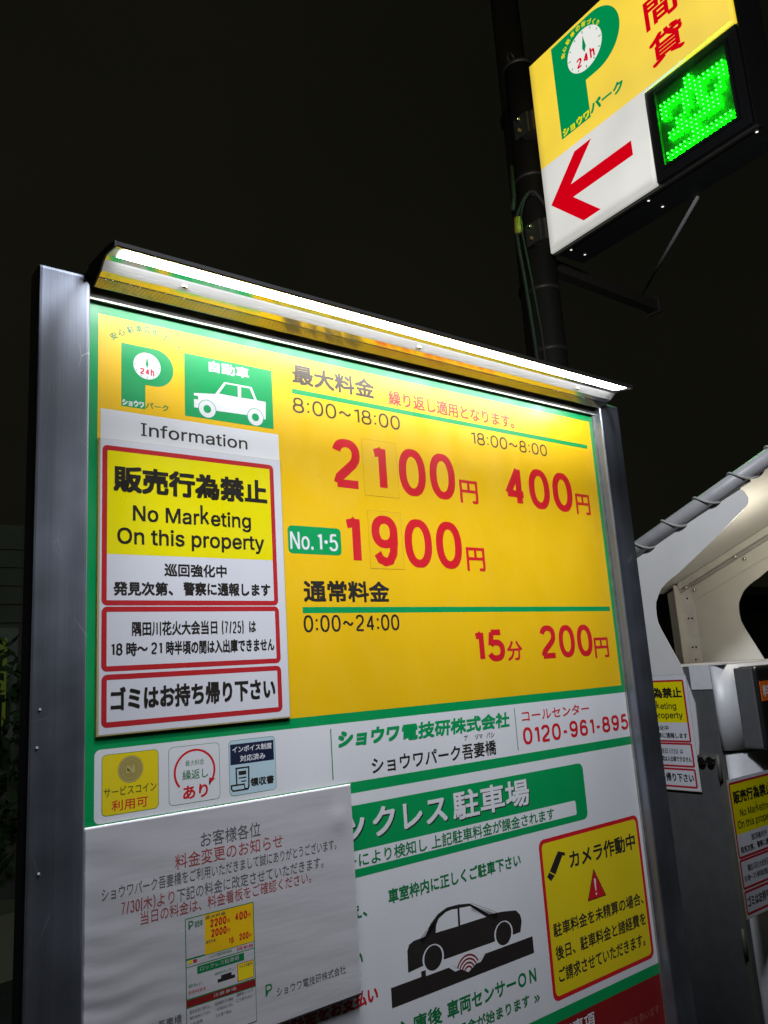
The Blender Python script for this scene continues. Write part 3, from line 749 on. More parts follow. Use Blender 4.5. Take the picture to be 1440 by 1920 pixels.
# ------------------------------------------------------------------ notices
GRP = 'no-sales notices posted around the car park'
def make_notice():
    N = empty('no_sales_notice', (0.0096, -0.0012, 1.4565), 0, 'large laminated no marketing notice on the left of the fee board under Information', 'notice', GRP)
    ox, oz = 9.6, 1456.5
    bm = bmesh.new()
    nx, nzv = 8, 10; W, H = 0.2262, 0.3144
    # laminated sheet, its lower edge lifting off the board a little
    def curl(x, z): 
        return 0.0
    g = [[bm.verts.new((x / nx * W - 0.0018 + 0.0018, curl(x / nx * W, z / nzv * H), z / nzv * H)) for x in range(nx + 1)] for z in range(nzv + 1)]
    g2 = [[bm.verts.new((v.co.x, v.co.y + 0.0008, v.co.z)) for v in row] for row in g]
    for a in range(nzv):
        for b in range(nx):
            bm.faces.new((g[a][b], g[a][b + 1], g[a + 1][b + 1], g[a + 1][b])); bm.faces.new((g2[a][b], g2[a + 1][b], g2[a + 1][b + 1], g2[a][b + 1]))
    for a in range(nzv):
        bm.faces.new((g[a][0], g[a + 1][0], g2[a + 1][0], g2[a][0])); bm.faces.new((g[a][nx], g2[a][nx], g2[a + 1][nx], g[a + 1][nx]))
    for b in range(nx):
        bm.faces.new((g[0][b], g2[0][b], g2[0][b + 1], g[0][b + 1])); bm.faces.new((g[nzv][b], g[nzv][b + 1], g2[nzv][b + 1], g2[nzv][b]))
    bm_obj('laminate', bm, N, M['lam'])
    def warp(o):
        for v in o.data.vertices: v.co.y += curl(v.co.x, v.co.z)
        return o
    def NT(s, x0, x1, z0, z1, bold, m='nblack'):
        return warp(text(s, (x0 - ox) / 1000, (x1 - ox) / 1000, (z0 - oz) / 1000, (z1 - oz) / 1000, M[m], paper, 12, bold * 0.70 / 1000))
    def NDg(s, x0, x1, z0, z1, t):
        return digits(s, (x0 - ox) / 1000, (x1 - ox) / 1000, (z0 - oz) / 1000, (z1 - oz) / 1000, M['nblack'], paper, t / 1000, 12)
    # paper as a grid so that it follows the curl
    V = []; Fc = []
    px0, px1, pz0, pz1 = 0.0022, 0.2256, 0.0014, 0.3142
    for a in range(nzv + 1):
        for b in range(nx + 1): V.append((px0 + (px1 - px0) * b / nx, -0.00003, pz0 + (pz1 - pz0) * a / nzv))
    for a in range(nzv):
        for b in range(nx): i = a * (nx + 1) + b; Fc.append((i, i + 1, i + nx + 2, i + nx + 1))
    paper = warp(mesh('paper', V, Fc, N, M['nwhite']))
    def RR(x0, x1, z0, z1, t=5.5, r=6.0, zi=None):
        o_ = rr_pts((x0 - ox) / 1000, (x1 - ox) / 1000, (z0 - oz) / 1000, (z1 - oz) / 1000, r / 1000)
        i_ = rr_pts((x0 + t - ox) / 1000, (x1 - t - ox) / 1000, (z0 + t - oz) / 1000, (z1 - t - oz) / 1000, 0.0006)
        warp(ring('red_border', o_, i_, 5, paper, M['nred']))
    warp(rect('yellow_field', (18.6 - ox) / 1000, (220.3 - ox) / 1000, (1643.4 - oz) / 1000, (1758.6 - oz) / 1000, 4, paper, M['nyel']))
    RR(13.8, 225.2, 1588.6, 1763.4); RR(14.0, 225.6, 1520.4, 1587.4); RR(14.4, 225.6, 1464.3, 1517.4)
    NT('販売行為禁止', 26.0, 215.0, 1712.3, 1742.3, 1.7)
    # 'No Marketing': the k of this font has crossing outlines, so it is drawn as strokes between the other letters
    def ext(q):
        xs = [v[0] for v in glyphs(q)[0]]; return min(xs), max(xs)
    e0, e1 = ext('No Marketing'); sc = (191.5 - 47.4) / (e1 - e0); mx = lambda v: 47.4 + (v - e0) * sc
    a1 = ext('No Mar')[1]; k1 = ext('No Mark')[1]; t0, t1 = ext('eting')
    ys = [v[1] for v in glyphs('No Marketing')[0]]; lo_, hi_ = min(ys), max(ys); mz = lambda v: 1676.2 + (v - lo_) / (hi_ - lo_) * 22.8
    for q, xa, xb in (('No Mar', 47.4, mx(a1)), ('eting', 191.5 - (t1 - t0) * sc, 191.5)):
        yq = [v[1] for v in glyphs(q)[0]]; NT(q, xa, xb, mz(min(yq)), mz(max(yq)), 0.55)
    digits('k', (mx(a1) + 1.3 - ox) / 1000, (mx(k1) + 0.5 - ox) / 1000, (mz(0) - oz) / 1000, (mz(0.74) - oz) / 1000, M['nblack'], paper, 0.0028, 12)
    NT('On this property', 30.3, 208.8, 1650.4, 1673.2, 0.55)
    NT('巡回強化中', 82.6, 157.9, 1620.8, 1635.3, 0.5)
    NT('発見次第、', 26.4, 92.4, 1599.4, 1614.2, 0.6)
    NT('警察に通報します', 104.5, 214.9, 1599.8, 1614.9, 0.6)
    NT('隅田川花火大会当日', 46.3, 144.6, 1556.3, 1571.6, 0.4)
    NDg('(7/25)', 150.2, 178.0, 1556.8, 1570.4, 1.5)
    NT('は', 185.0, 193.9, 1557.6, 1570.4, 0.4)
    NDg('18', 23.9, 36.2, 1536.6, 1549.2, 1.9)
    NT('時～', 40.2, 63.4, 1535.6, 1549.9, 0.45)
    NDg('21', 67.0, 79.2, 1536.6, 1549.2, 1.9)
    NT('時半頃の間は入出庫できません', 83.8, 217.6, 1535.2, 1550.0, 0.45)
    NT('ゴミはお持ち帰り下さい', 24.0, 216.7, 1480.0, 1504.2, 1.0)
    return N
N1 = make_notice()

# ------------------------------------------------------------------ the price change sheet
Sx, Sz = -0.0022, 1.1383
CS = empty('price_change_notice', (Sx, -0.0022, Sz), 0, 'grey white paper announcing a fee change taped over the lower left of the fee board', 'notice')
W, H = 0.3170, 0.2334
nx, nzv = 130, 96
def wav(x, z):
    u = max(0.0, 1 - x / 0.12); w = max(0.0, 1 - z / 0.17)
    return -0.00022 * u * w * math.sin(z * 330 + 9 * x + 1.3 * math.sin(x * 60)) - 0.00008 * math.sin(z * 150 + x * 40) * (0.4 + u) \
        - 0.0006 * math.exp(-((x - 0.297) ** 2 + (z - 0.197) ** 2) / 0.0002) - 0.0012
V = [(W * b / nx, wav(W * b / nx, H * a / nzv), H * a / nzv) for a in range(nzv + 1) for b in range(nx + 1)]
Fc = [(i, i + 1, i + nx + 2, i + nx + 1) for a in range(nzv) for b in range(nx) for i in [a * (nx + 1) + b]]
M['cink'] = vinyl('faded_toner', (0.10, 0.095, 0.10), rough=0.5, specks=False)
M['cred'] = vinyl('faded_red_toner', (0.36, 0.05, 0.05), rough=0.5, specks=False)
M['cpaper'] = vinyl('change_paper', (0.52, 0.505, 0.52), rough=0.40, specks=False)
_nt = M['cpaper'].node_tree; _b = _nt.nodes['Principled BSDF']
_t = _nt.nodes.new('ShaderNodeTexCoord')
bump(_nt, _b, _t.outputs['Object'], 1.0, 0.30, 0.0008, 4, stretch=(7, 7, 45))
sheet = mesh('paper', V, Fc, CS, M['cpaper'], smooth=True)
sm = sheet.modifiers.new('thickness', 'SOLIDIFY'); sm.thickness = 0.0003; sm.offset = -1
def CT(s, x0, x1, z0, z1, m='ink', bold=0.12):
    bold = 0.0; m = {'black': 'cink', 'nred': 'cred'}.get(m, m)
    o_ = text(s, x0 / 1000 - Sx, x1 / 1000 - Sx, z0 / 1000 - Sz, z1 / 1000 - Sz, M[m], sheet, 2, bold / 1000)
    for v in o_.data.vertices: v.co.y += wav(v.co.x, v.co.z) - 0.00004
    return o_
CT('お客様各位', 119.0, 190.3, 1332.8, 1348.0, 'black', 0.12)
CT('料金変更のお知らせ', 90.4, 218.0, 1316.2, 1330.9, 'nred', 0.15)
CT('ショウワパーク吾妻橋をご利用いただきまして誠にありがとうございます。', 15.4, 289.9, 1301.4, 1313.6, 'black', 0.0)
def CDg(s, x0, x1, z0, z1, m, t):
    m = {'black': 'cink', 'nred': 'cred'}.get(m, m)
    o_ = digits(s, x0 / 1000 - Sx, x1 / 1000 - Sx, z0 / 1000 - Sz, z1 / 1000 - Sz, M[m], sheet, t / 1000, 2)
    for v in o_.data.vertices: v.co.y += wav(v.co.x, v.co.z) - 0.00004
    return o_
CDg('7/30(', 34.3, 56.0, 1285.6, 1296.6, 'nred', 1.0)
CT('木', 56.8, 66.0, 1285.2, 1297.2, 'nred', 0.1)
CDg(')', 66.8, 69.6, 1285.6, 1296.6, 'nred', 1.0)
CT('より', 71.0, 89.4, 1285.2, 1297.0, 'nred', 0.1)
CT('下記の料金に改定させていただきます。', 91.9, 270.8, 1284.9, 1297.6, 'black', 0.05)
CT('当日の料金は、料金看板をご確認ください。', 54.0, 253.4, 1271.9, 1284.2, 'nred', 0.12)
CT('ショウワ電技研株式会社', 204.0, 294.4, 1166.6, 1175.4, 'black', 0.05)
CT('ショウワパーク吾妻橋', 12.0, 95.6, 1172.0, 1180.8, 'black', 0.0)
def CR(x0, x1, z0, z1, lay, m, name='printed_picture'):
    x0, x1, z0, z1 = [v / 1000 for v in (x0, x1, z0, z1)]; n = 40
    V = [(x0 - Sx + (x1 - x0) * b / n, -0.00003 - lay * 0.00002 + wav(x0 - Sx + (x1 - x0) * b / n, z0 - Sz + (z1 - z0) * a / n), z0 - Sz + (z1 - z0) * a / n) for a in range(n + 1) for b in range(n + 1)]
    mesh(name, V, [(i, i + 1, i + n + 2, i + n + 1) for a in range(n) for b in range(n) for i in [a * (n + 1) + b]], sheet, M[m])
CR(100.4, 179.0, 1150.0, 1267.2, 2, 'pgreen')
CR(101.2, 121.6, 1229.0, 1266.3, 3, 'cpaper'); CR(121.6, 178.0, 1228.0, 1266.3, 3, 'yellow')
CR(101.2, 178.0, 1221.5, 1227.4, 3, 'cpaper'); CR(101.2, 178.0, 1191.8, 1220.6, 3, 'cpaper')
CR(101.0, 178.4, 1184.2, 1190.6, 3, 'dred'); CR(101.0, 178.4, 1150.6, 1183.2, 3, 'cpaper')
CR(112.8, 166.0, 1212.3, 1219.6, 4, 'pgreen'); CR(157.8, 177.0, 1193.2, 1210.2, 4, 'nred'); CR(158.5, 176.4, 1193.8, 1209.6, 5, 'camyel')
CR(103.2, 107.6, 1224.0, 1227.0, 5, 'camyel'); CR(108.6, 112.6, 1223.8, 1226.8, 5, 'nred')
CR(135.0, 155.0, 1198.4, 1201.6, 4, 'black'); CR(139.0, 151.0, 1201.6, 1204.6, 4, 'black')
for s, a, b, c, d, m in (('P', 104.0, 109.5, 1256.5, 1264.0, 'pgreen'), ('自動車', 111, 119.5, 1257, 1263, 'pgreen'), ('2200', 128.0, 146.5, 1253.2, 1260.6, 'red'), ('400', 156.5, 171.0, 1253.2, 1260.6, 'red'),
        ('円', 147.4, 150.5, 1253.4, 1257.0, 'red'), ('円', 171.8, 175.0, 1253.4, 1257.0, 'red'), ('円', 147.4, 150.5, 1243.8, 1247.4, 'red'), ('円', 172.6, 175.4, 1233.2, 1236.4, 'red'),
        ('2000', 129.0, 146.5, 1243.6, 1250.8, 'red'), ('200', 161.0, 172.0, 1233.0, 1239.2, 'red'), ('15', 148.5, 154.6, 1233.0, 1238.0, 'red'),
        ('最大料金', 122.6, 146.0, 1262.0, 1265.2, 'black'), ('通常料金', 122.6, 134.0, 1238.6, 1241.4, 'black'), ('ショウワ電技研株式会社', 126.0, 152.0, 1224.2, 1226.8, 'pgreen'),
        ('0120-961-895', 158.0, 177.0, 1223.4, 1226.4, 'red'), ('ロックレス駐車場', 116.0, 160.0, 1214.2, 1218.4, 'cpaper'), ('車室枠内に正しく', 132.0, 156.0, 1206.4, 1208.8, 'pgreen'),
        ('カメラ作動中', 160.0, 175.0, 1205.6, 1208.8, 'black'), ('駐車料金を', 103.0, 122.0, 1196.2, 1199.0, 'red'), ('前払い', 103.0, 118.0, 1202.2, 1205.0, 'pgreen'),
        ('注意事項', 130.0, 156.0, 1186.0, 1189.4, 'cpaper'), ('責任を負いません', 104.0, 126.0, 1178.0, 1181.0, 'black'), ('駐車場内での事故', 132.0, 152.0, 1178.0, 1181.0, 'black'), ('盗難等について', 156.0, 176.0, 1180.0, 1183.0, 'black'),
        ('場内では徐行して下さい', 104.0, 126.0, 1172.6, 1175.6, 'black'), ('一切の責任を負いません', 132.0, 152.0, 1172.6, 1175.6, 'black'), ('ご了承下さい', 156.0, 174.0, 1174.6, 1177.6, 'black'),
        ('火気厳禁', 104.0, 118.0, 1167.0, 1170.0, 'black'), ('ゴミ捨て禁止', 132.0, 150.0, 1167.0, 1170.0, 'black')):
    o_ = CDg(s, a, b, c, d, m, (d - c) * .17) if s.replace('-', '').isdigit() else CT(s, a, b, c, d, m, 0.0)
    for v in o_.data.vertices: v.co.y -= 0.00012
for s_, a, b in (((150.8, 1251.0), (178.0, 1243.5), 0),): pass
o_ = CT('P', 190.2, 198.4, 1170.6, 1181.6, 'pgreen', 0.9)

# ------------------------------------------------------------------ overhead sign
THS = math.radians(86)
dvec = Vector((math.cos(THS), math.sin(THS), 0)); nvec = Vector((math.sin(THS), -math.cos(THS), 0))
# local x = 1.355 - s (left end of the face = 0), local z = z - 3.42, out of the face = -y
SO = Vector((2.5, 0, 3.42)) + dvec * 1.355
HS = empty('overhead_parking_sign', SO, math.radians(-94), 'lit yellow and white box sign with green P and red arrow on the pole', 'sign')
Wd = 1.045; Ht = 1.032
cutx = 0.610; cutz = 0.440
Lout = [(0, 0), (cutx, 0), (cutx, cutz), (Wd, cutz), (Wd, Ht), (0, Ht)]
extrude_outline('acrylic_face', Lout, 'Y', -0.022, 0.012, HS, M['signface'], bevel=0.010, seg=3)
extrude_outline('casing', [(0.002, 0.002), (Wd - .002, 0.002), (Wd - .002, Ht - .002), (0.002, Ht - .002)], 'Y', 0.0125, 0.21, HS, M['casing'])
lip = box('casing_rim', -0.004, Wd + .004, 0.0125, 0.030, -0.006, 0.0, HS, M['bracket'])
box('casing_rim', -0.006, 0.0, 0.0125, 0.030, -0.006, Ht, HS, M['bracket'])
fr = bpy.data.objects['acrylic_face']
sgn = lambda s: 1.355 - s
fz = lambda z: z - 3.42
def SP(name, pts, lay, m): 
    o_ = poly(name, pts, lay, fr, M[m])
    for v in o_.data.vertices: v.co.y -= 0.0225
    return o_
def ST(s, s0, s1, z0, z1, m, bold=0.0, lay=6, **k):
    o_ = text(s, sgn(s0), sgn(s1), fz(z0), fz(z1), M[m], fr, lay, bold, **k)
    for v in o_.data.vertices: v.co.y -= 0.0225
    return o_
before = set(bpy.data.objects)
p_logo(sgn(1.196), fz(3.928), 0.398, 0.498, fr, M['sgreen'], M['swhite'], M['sred'], 4)
for o_ in set(bpy.data.objects) - before:
    for v in o_.data.vertices: v.co.y -= 0.0225
arc = [(1.118, 4.345), (1.106, 4.367), (1.086, 4.386), (1.062, 4.401), (1.034, 4.4075), (1.004, 4.4065), (0.972, 4.397), (0.945, 4.381), (0.921, 4.358)]
arc = [(1.128, 4.337), (1.115, 4.3635), (1.090, 4.3865), (1.058, 4.4015), (1.024, 4.407), (0.990, 4.4035), (0.958, 4.391), (0.932, 4.371), (0.912, 4.346)]
for i, (ch, (s, z)) in enumerate(zip('安心駐車の街づくり', arc)):
    a, b = arc[max(0, i - 1)], arc[min(8, i + 1)]; h = 0.0125; w = h * (0.6 if ch in 'くり' else 1)
    ST(ch, s + w, s - w, z - h, z + h, 'syel', 0.0008, 8, rot=math.atan2(b[1] - a[1], a[0] - b[0]))
ST('ショウワ', 1.186, 1.021, 3.934, 3.974, 'syel', 0.0022, 8)
ST('パーク', 1.014, 0.826, 3.938, 3.992, 'sgreen', 0.0028)
ST('時', 0.677, 0.520, 4.285, 4.430, 'sred', 0.0038)
ST('間', 0.677, 0.520, 4.100, 4.243, 'sred', 0.0038)
ST('貸', 0.677, 0.515, 3.918, 4.060, 'sred', 0.0038)
A = [(1.309, 3.6455), (1.133, 3.825), (1.030, 3.827), (1.176, 3.680), (0.827, 3.681), (0.827, 3.611), (1.172, 3.611), (1.029, 3.4665), (1.130, 3.4665)]
arrow = [A[0], A[1], A[2], A[3], A[4], A[5], A[6], A[7], A[8]]
SP('arrow', [(sgn(s), fz(z)) for s, z in arrow], 5, 'sred')
# vacancy display
dx0, dx1 = cutx + 0.004, Wd - 0.002
DP = box('vacancy_display', dx0, dx1, -0.012, 0.0120, 0.004, cutz - .006, HS, M['bezel'], bevel=0.004)
sx0, sx1, sz0, sz1 = sgn(0.6865), sgn(0.3620), fz(3.4735), fz(3.8025)
for (a, b, c, d2) in ((sx0 - .012, sx0, sz0 - .012, sz1 + .012), (sx1, sx1 + .012, sz0 - .012, sz1 + .012), (sx0, sx1, sz0 - .012, sz0), (sx0, sx1, sz1, sz1 + .012)):
    box('display_frame', a, b, -0.0235, -0.012, c, d2, DP, M['bezel'])
rect('display_board', sx0, sx1, sz0, sz1, 1, DP, M['greenled_pcb'])
DP.children[-1].data.vertices.foreach_set('co', [c for v in DP.children[-1].data.vertices for c in (v.co.x, -0.0126, v.co.z)])
KU = ["......##.......", "......##.......", "###############", "###############", "##...##.##...##", "##...##.##...##", ".....##.##..##.", "...###..######.", "...##....####..",
      ".############..", ".############..", "......##.......", "......##.......", "###############", "###############"]
bm = bmesh.new(); pit = 0.0203
for r_, row in enumerate(KU):
    for c_, ch in enumerate(row):
        if ch != '#': continue
        x = sx0 + 0.0205 + c_ * pit; z = sz1 - 0.020 - r_ * pit - 0.004
        mt = Matrix.Translation((x, -0.0215, z)) @ Matrix.Diagonal((1, 1.1, 0.8, 1))
        bmesh.ops.create_icosphere(bm, subdivisions=1, radius=0.0029, matrix=mt)
o_ = bm_obj('led_dots', bm, DP, M['led']); o_['kind'] = 'stuff'
# light leaking from the drain holes in the underside
bm = bmesh.new()
for s in (1.287, 0.837, 0.336):
    for dp in (0.062, 0.157):
        y = dp - 0.008 if True else 0
        bmesh.ops.create_circle(bm, cap_ends=True, radius=0.0055, segments=12, matrix=Matrix.Translation((sgn(s), y, -0.0002)))
bm_obj('drain_holes', bm, HS, M['hole'])

# ------------------------------------------------------------------ its pole, with clamps, wiring and the side arm
PX, PY = 2.682, 1.50
SPl = empty('sign_pole', (PX, PY, 0), 0, 'dark round steel pole carrying the lit overhead sign', 'pole')
tube('shaft', [(0, 0, 0), (0, 0, 4.58)], 0.078, SPl, M['polemat'], 24)
tube('pole_cap', [(0, 0, 4.58), (0, 0, 4.60)], 0.083, SPl, M['bracket'], 24)
box('foot_plate', -.16, .16, -.16, .16, 0, .015, SPl, M['bracket'])
th = [0.045 * 1] 
tube('lifting_eye', [(-0.05 + 0.028 * math.cos(a), 0, 4.635 + 0.034 * math.sin(a)) for a in [k * PI / 8 for k in range(-4, 13)]], 0.006, SPl, M['bracket'], 8)
for z in (4.17, 3.57):
    cl = box('clamp', -0.098, 0.10, -0.13, -0.045, z - .055, z + .055, SPl, M['bracket'], bevel=.003)
    box('clamp_plate', -0.115, -0.100, -0.110, -0.020, z - .058, z + .052, SPl, M['bracket'], bevel=.002)
    for dz in (-.032, .032):
        tube('bolt', [(-0.135, -0.06, z + dz), (-0.10, -0.06, z + dz)], 0.009, SPl, M['rust' if dz < 0 else 'screw'], 8)
for z in (3.92, 3.30, 2.98, 2.3): tube('pipe_band', [(0, 0, z), (0, 0, z + .018)], 0.081, SPl, M['bracket'], 24)

def wire(name, pts, r, mat, label, cat, group=None, parent=None, n=6):
    # smooth polyline (Catmull-Rom)
    P_ = [Vector(p) for p in pts]; P_ = [P_[0]] + P_ + [P_[-1]]; out = []
    for i in range(1, len(P_) - 2):
        for k in range(6):
            t = k / 6; a, b, c, d_ = P_[i - 1:i + 3]
            out.append(0.5 * ((2 * b) + (c - a) * t + (2 * a - 5 * b + 4 * c - d_) * t * t + (3 * b - a - 3 * c + d_) * t ** 3))
    out.append(P_[-2])
    o = tube(name, out, r, parent, mat, n)
    if label: o['label'] = label; o['category'] = cat
    return o
wire('power_cable', [(PX - .01, PY - .09, 3.72), (PX - .09, PY - .07, 3.80), (PX - .135, PY - .02, 3.72), (PX - .155, PY, 3.60), (PX - .13, PY, 3.3), (PX - .105, PY, 2.9), (PX - .098, PY, 2.3), (PX - .097, PY, 0.4)],
     0.011, M['cablem'], 'dark cable looping out of the sign box and running down the pole', 'cable')
wire('power_cable', [(PX - .03, PY - .09, 3.76), (PX - .10, PY - .05, 3.79), (PX - .150, PY - .03, 3.66), (PX - .150, PY - .03, 3.55), (PX - .118, PY - .04, 3.2), (PX - .094, PY - .04, 2.8), (PX - .088, PY - .035, 1.2)],
     0.006, M['cablem'], 'thinner pale cable bound to the pole cable with yellow tape', 'cable')
tp = tube('cable_tape', [(PX - .153, PY - .012, 3.66), (PX - .153, PY - .012, 3.58)], 0.021, None, M['tapem'], 10)
tp['label'] = 'short yellow tape wrap binding two cables beside the sign pole'; tp['category'] = 'tape'
cd = tube('conduit', [(PX - .12, PY + .02, 3.98), (PX - .125, PY + .02, 3.80), (PX - .15, PY + .015, 3.72)], 0.012, None, M['cablem'], 8)
cd['label'] = 'short dark conduit on the pole beside the lower sign clamp'; cd['category'] = 'conduit'

ARM = empty('support_arm', (PX + .079, PY, 3.47), 0, 'dark horizontal steel arm reaching right from the sign pole', 'bracket')
box('beam', 0.0, 0.89, -0.03, 0.03, -0.03, 0.03, ARM, M['bracket'], bevel=.004)
box('end_plate', 0.89, 0.905, -0.045, 0.045, -0.045, 0.045, ARM, M['bracket'])
rod = tube('stay_rod', [(3.53, 1.49, 3.505), (2.76, 0.69, 3.41)], 0.008, None, M['cablelt'], 8)
rod['label'] = 'thin pale stay rod from the arm end up to the sign underside'; rod['category'] = 'rod'

# ------------------------------------------------------------------ payment machine with its canopy
MX0, MX1 = 1.83, 2.30
PM = empty('payment_machine', (2.065, 0.6, 0), 0, 'grey and silver parking payment machine under a canopy behind the fee board', 'payment machine')
off = Vector((-2.065, -0.6, 0))
def shift(o):
    for v in o.data.vertices: v.co += off
    return o
def mb(name, *a, **k): return shift(box(name, *a, **k))
cab = mb('cabinet', MX0, MX1, 0.3995, 0.80, 0.0, 1.463, PM, M['graydoor'], bevel=.002)
mb('side_trim', MX0 - .003, MX0 - .0005, 0.3995, 0.462, 1.399, 1.4630, PM, M['silver'])
mb('shelf_top', MX0 - .002, MX1, 0.36, 0.80, 1.4632, 1.4670, PM, M['plate'])
cov = [(MX0 - .001, 0.398)]
cov += [(MX0 + .130 - .131 * math.cos(math.radians(a)), 0.398 - 0.068 * math.sin(math.radians(a))) for a in range(8, 89, 8)]
cov += [(MX1 - .06, 0.330)] + [(MX1 - .065 + .066 * math.sin(math.radians(a)), 0.398 - 0.068 * math.cos(math.radians(a))) for a in range(10, 91, 10)]
o_ = shift(extrude_outline('upper_cover', cov, 'Z', 1.2340, 1.4628, PM, M['silver']))
def smooth_sides(o, ang=40):
    for p in o.data.polygons: p.use_smooth = abs(p.normal.z) < .5
smooth_sides(o_)
cov2 = [(a + (0.014 if a < 2.0 else -0.014), b + 0.004 if b < .36 else b) for a, b in cov]
o_ = shift(extrude_outline('lower_cover', cov2, 'Z', 0.10, 1.2270, PM, M['silver'])); smooth_sides(o_)
mb('plinth', MX0 + .03, MX1 - .03, 0.42, 0.78, 0.0, 0.10, PM, M['bezel'])
mb('door_edge', MX0 - .006, MX0 - .0005, 0.3995, 0.412, 0.12, 1.225, PM, M['frame'])
for z in (1.19, 0.75, 0.3):
    o_ = tube('hinge', [(MX0 - .010, 0.408, z - .035), (MX0 - .010, 0.408, z + .035)], 0.006, PM, M['frame'], 8); shift(o_)
# side plates of the canopy: a nose in front, a bite below it
def side_outline():
    pts = [(0.800, 1.443), (0.800, 1.715), (0.250, 1.934), (0.235, 1.936), (0.222, 1.925), (0.213, 1.905), (0.216, 1.890), (0.225, 1.880),
           (0.300, 1.828), (0.380, 1.776), (0.459, 1.727), (0.480, 1.717), (0.497, 1.707), (0.516, 1.692), (0.529, 1.673), (0.539, 1.655), (0.542, 1.639), (0.543, 1.615), (0.541, 1.595), (0.532, 1.570), (0.483, 1.464), (0.479, 1.443)]
    return pts
shift(extrude_outline('side_plate', side_outline(), 'X', MX0 - .004, MX0 - .0022, PM, M['plate']))
so = [(y_, max(z_, 1.4672)) for y_, z_ in side_outline()]
shift(extrude_outline('side_plate', so[:-1], 'X', MX1, MX1 + .003, PM, M['beige']))
shift(extrude_outline('side_bracket', [(0.478, 1.4425), (0.80, 1.4425), (0.80, 1.20), (0.50, 1.20), (0.468, 1.222), (0.462, 1.25), (0.459, 1.30), (0.457, 1.36)], 'X', MX0 - .0045, MX0 - .0010, PM, M['silver']))
mb('rear_angle', MX1 - .040, MX1 - .0005, 0.745, 0.748, 1.4672, 1.738, PM, M['beige'])
mb('rear_angle', MX1 - .003, MX1 - .0005, 0.700, 0.745, 1.4672, 1.752, PM, M['lwhite'])
bm = bmesh.new()
for y_, z_ in ((0.722, 1.69), (0.728, 1.62), (0.714, 1.62), (0.728, 1.52), (0.714, 1.52), (0.722, 1.478)):
    bmesh.ops.create_uvsphere(bm, u_segments=8, v_segments=6, radius=0.0035, matrix=Matrix.Translation((MX1 - .003, y_, z_)))
shift(bm_obj('rivets', bm, PM, M['cablem']))
# sloping roof with its gutter rail
def slope(y_, z0=1.752, y0=0.726): return z0 + (y0 - y_) * 0.405
roof = [(0.82, slope(0.82) + .003), (0.03, slope(0.03) + .003), (0.03, slope(0.03) + .010), (0.82, slope(0.82) + .010)]
shift(extrude_outline('roof', roof, 'X', MX0 + .002, MX1 + .010, PM, M['beige']))
rail = [(0.745, slope(0.745) - .022), (0.03, slope(0.03) - .022), (0.03, slope(0.03) + .002), (0.745, slope(0.745) + .002)]
shift(extrude_outline('roof_rail', rail, 'X', MX1 - .018, MX1 - .001, PM, M['beige'], bevel=.002))
rail2 = [(0.745, slope(0.745) - .036), (0.03, slope(0.03) - .036), (0.03, slope(0.03) - .026), (0.745, slope(0.745) - .026)]
shift(extrude_outline('roof_rail', rail2, 'X', MX1 - .010, MX1 - .001, PM, M['satin'], bevel=.002))
rail3 = [(0.700, slope(0.700) - .085), (0.03, slope(0.03) - .085), (0.03, slope(0.03) - .037), (0.700, slope(0.700) - .037)]
shift(extrude_outline('stiffener', rail3, 'X', MX1 - .0045, MX1 - .001, PM, M['beige'], bevel=.001))
for y_ in (0.715, 0.52, 0.30, 0.15):
    for dz, dy in ((-.028, 0.0), (-.052, -.03)):
        bm = bmesh.new(); bmesh.ops.create_uvsphere(bm, u_segments=10, v_segments=6, radius=0.0065, matrix=Matrix.Translation((MX1 - .012, y_ + dy, slope(y_ + dy) + dz)))
        shift(bm_obj('bolt', bm, PM, M['screw'], smooth=True))
# edge tube along the left side of the roof
tl = lambda y_: 1.822 + (0.581 - y_) * 0.402
o_ = shift(tube('edge_tube', [(MX0 - .006, 0.86, tl(0.86)), (MX0 - .006, 0.0, tl(0.0))], 0.0225, PM, M['tube'], 20))
o_ = shift(extrude_outline('edge_seal', [(0.80, 1.722), (0.80, 1.728), (0.20, tl(0.20) - .020), (0.20, tl(0.20) - .030)], 'X', MX0 - .008, MX0 - .001, PM, M['frame']))
# cable lashed round the tube
sp = []
for k in range(0, 141):
    y_ = 0.80 - k * 0.0056; a = 2 * PI * (0.80 - y_) / 0.1125 + 2.2
    c = Vector((MX0 - .006, y_, tl(y_))); u = Vector((1, 0, 0)); w = Vector((0, 0.372, 0.928))
    sp.append(c + (u * math.cos(a) + w * math.sin(a)) * 0.0262)
o_ = tube('lashing_cable', sp, 0.0034, None, M['cablelt'], 6)
o_['label'] = 'thin grey cable wound in a spiral round the canopy edge tube'; o_['category'] = 'cable'
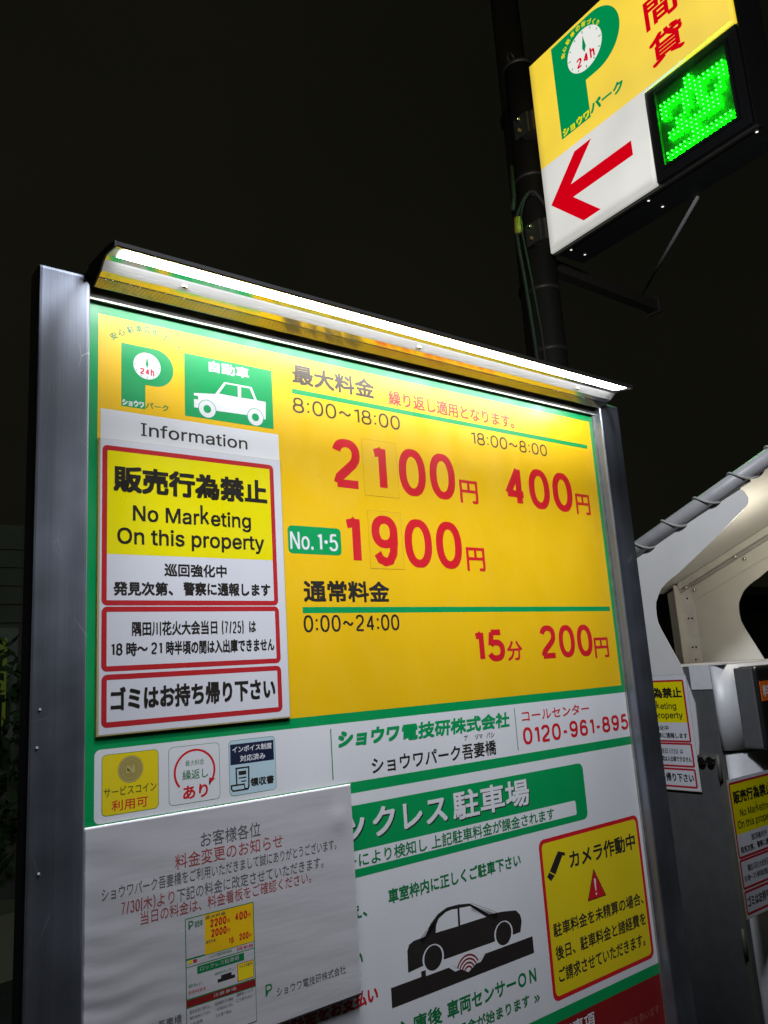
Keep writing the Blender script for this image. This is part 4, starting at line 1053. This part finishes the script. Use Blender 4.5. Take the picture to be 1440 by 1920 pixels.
# dome camera under the roof front, and a glowing disc added beside it
DM = [Vector((2.06, 0.10, slope(0.10) - .005))]
bm = bmesh.new(); bmesh.ops.create_uvsphere(bm, u_segments=20, v_segments=12, radius=0.055, matrix=Matrix.Translation((2.03, 0.12, slope(0.12) - .010)))
shift(bm_obj('canopy_dome', bm, PM, M['bracket'], smooth=True))
bm = bmesh.new(); bmesh.ops.create_circle(bm, cap_ends=True, radius=0.035, segments=20, matrix=Matrix.Translation((2.18, 0.20, slope(0.20) - .012)))
shift(bm_obj('added_glow_disc', bm, PM, emis('added_warm_glow', (1.0, 0.86, 0.66), 6.0)))
ll = lamp('added_canopy_fill', 'POINT', (1.98, 0.26, 1.78), 1.9, (1.0, 0.93, 0.80), shadow_soft_size=0.04)  # unseen warm light added to brighten the inside of the canopy
# reader
o_ = mb('reader', 1.862, 2.20, 0.285, 0.345, 1.236, 1.455, PM, M['bezel'], bevel=.014, seg=4)
rs = mb('reader_shroud', 1.852, 1.860, 0.292, 0.345, 1.240, 1.452, PM, M['graydoor'], bevel=.004)
lb = mb('fee_label', 1.868, 2.10, 0.2830, 0.2848, 1.362, 1.414, PM, M['orange'])
tx = text('料金精算機', 1.876, 2.085, 1.372, 1.404, M['lwhite'], lb, 0, 0.0009)
for v in tx.data.vertices: v.co.y += 0.2826
shift(tx)
for y_, z_ in ((0.457, 1.207), (0.431, 1.208)):
    bm = bmesh.new(); bmesh.ops.create_cone(bm, cap_ends=True, segments=20, radius1=0.0105, radius2=0.0105, depth=0.016, matrix=Matrix.Translation((MX0 - .008, y_, z_)) @ Matrix.Rotation(PI / 2, 4, 'Y'))
    shift(bm_obj('cam_lock', bm, PM, M['screw'], smooth=False))

N2 = dup(N1, (MX0 - .0075, 0.468 + 0.2300, 1.1215), -PI / 2, 'notice half hidden behind the fee board post, on the side of the payment machine', GRP)
N3 = dup(N1, (1.6960, 0.3185, 0.8500), 0, 'notice at the right edge of view hanging on the front of the payment machine', GRP)
N3.scale = (1.045,) * 3
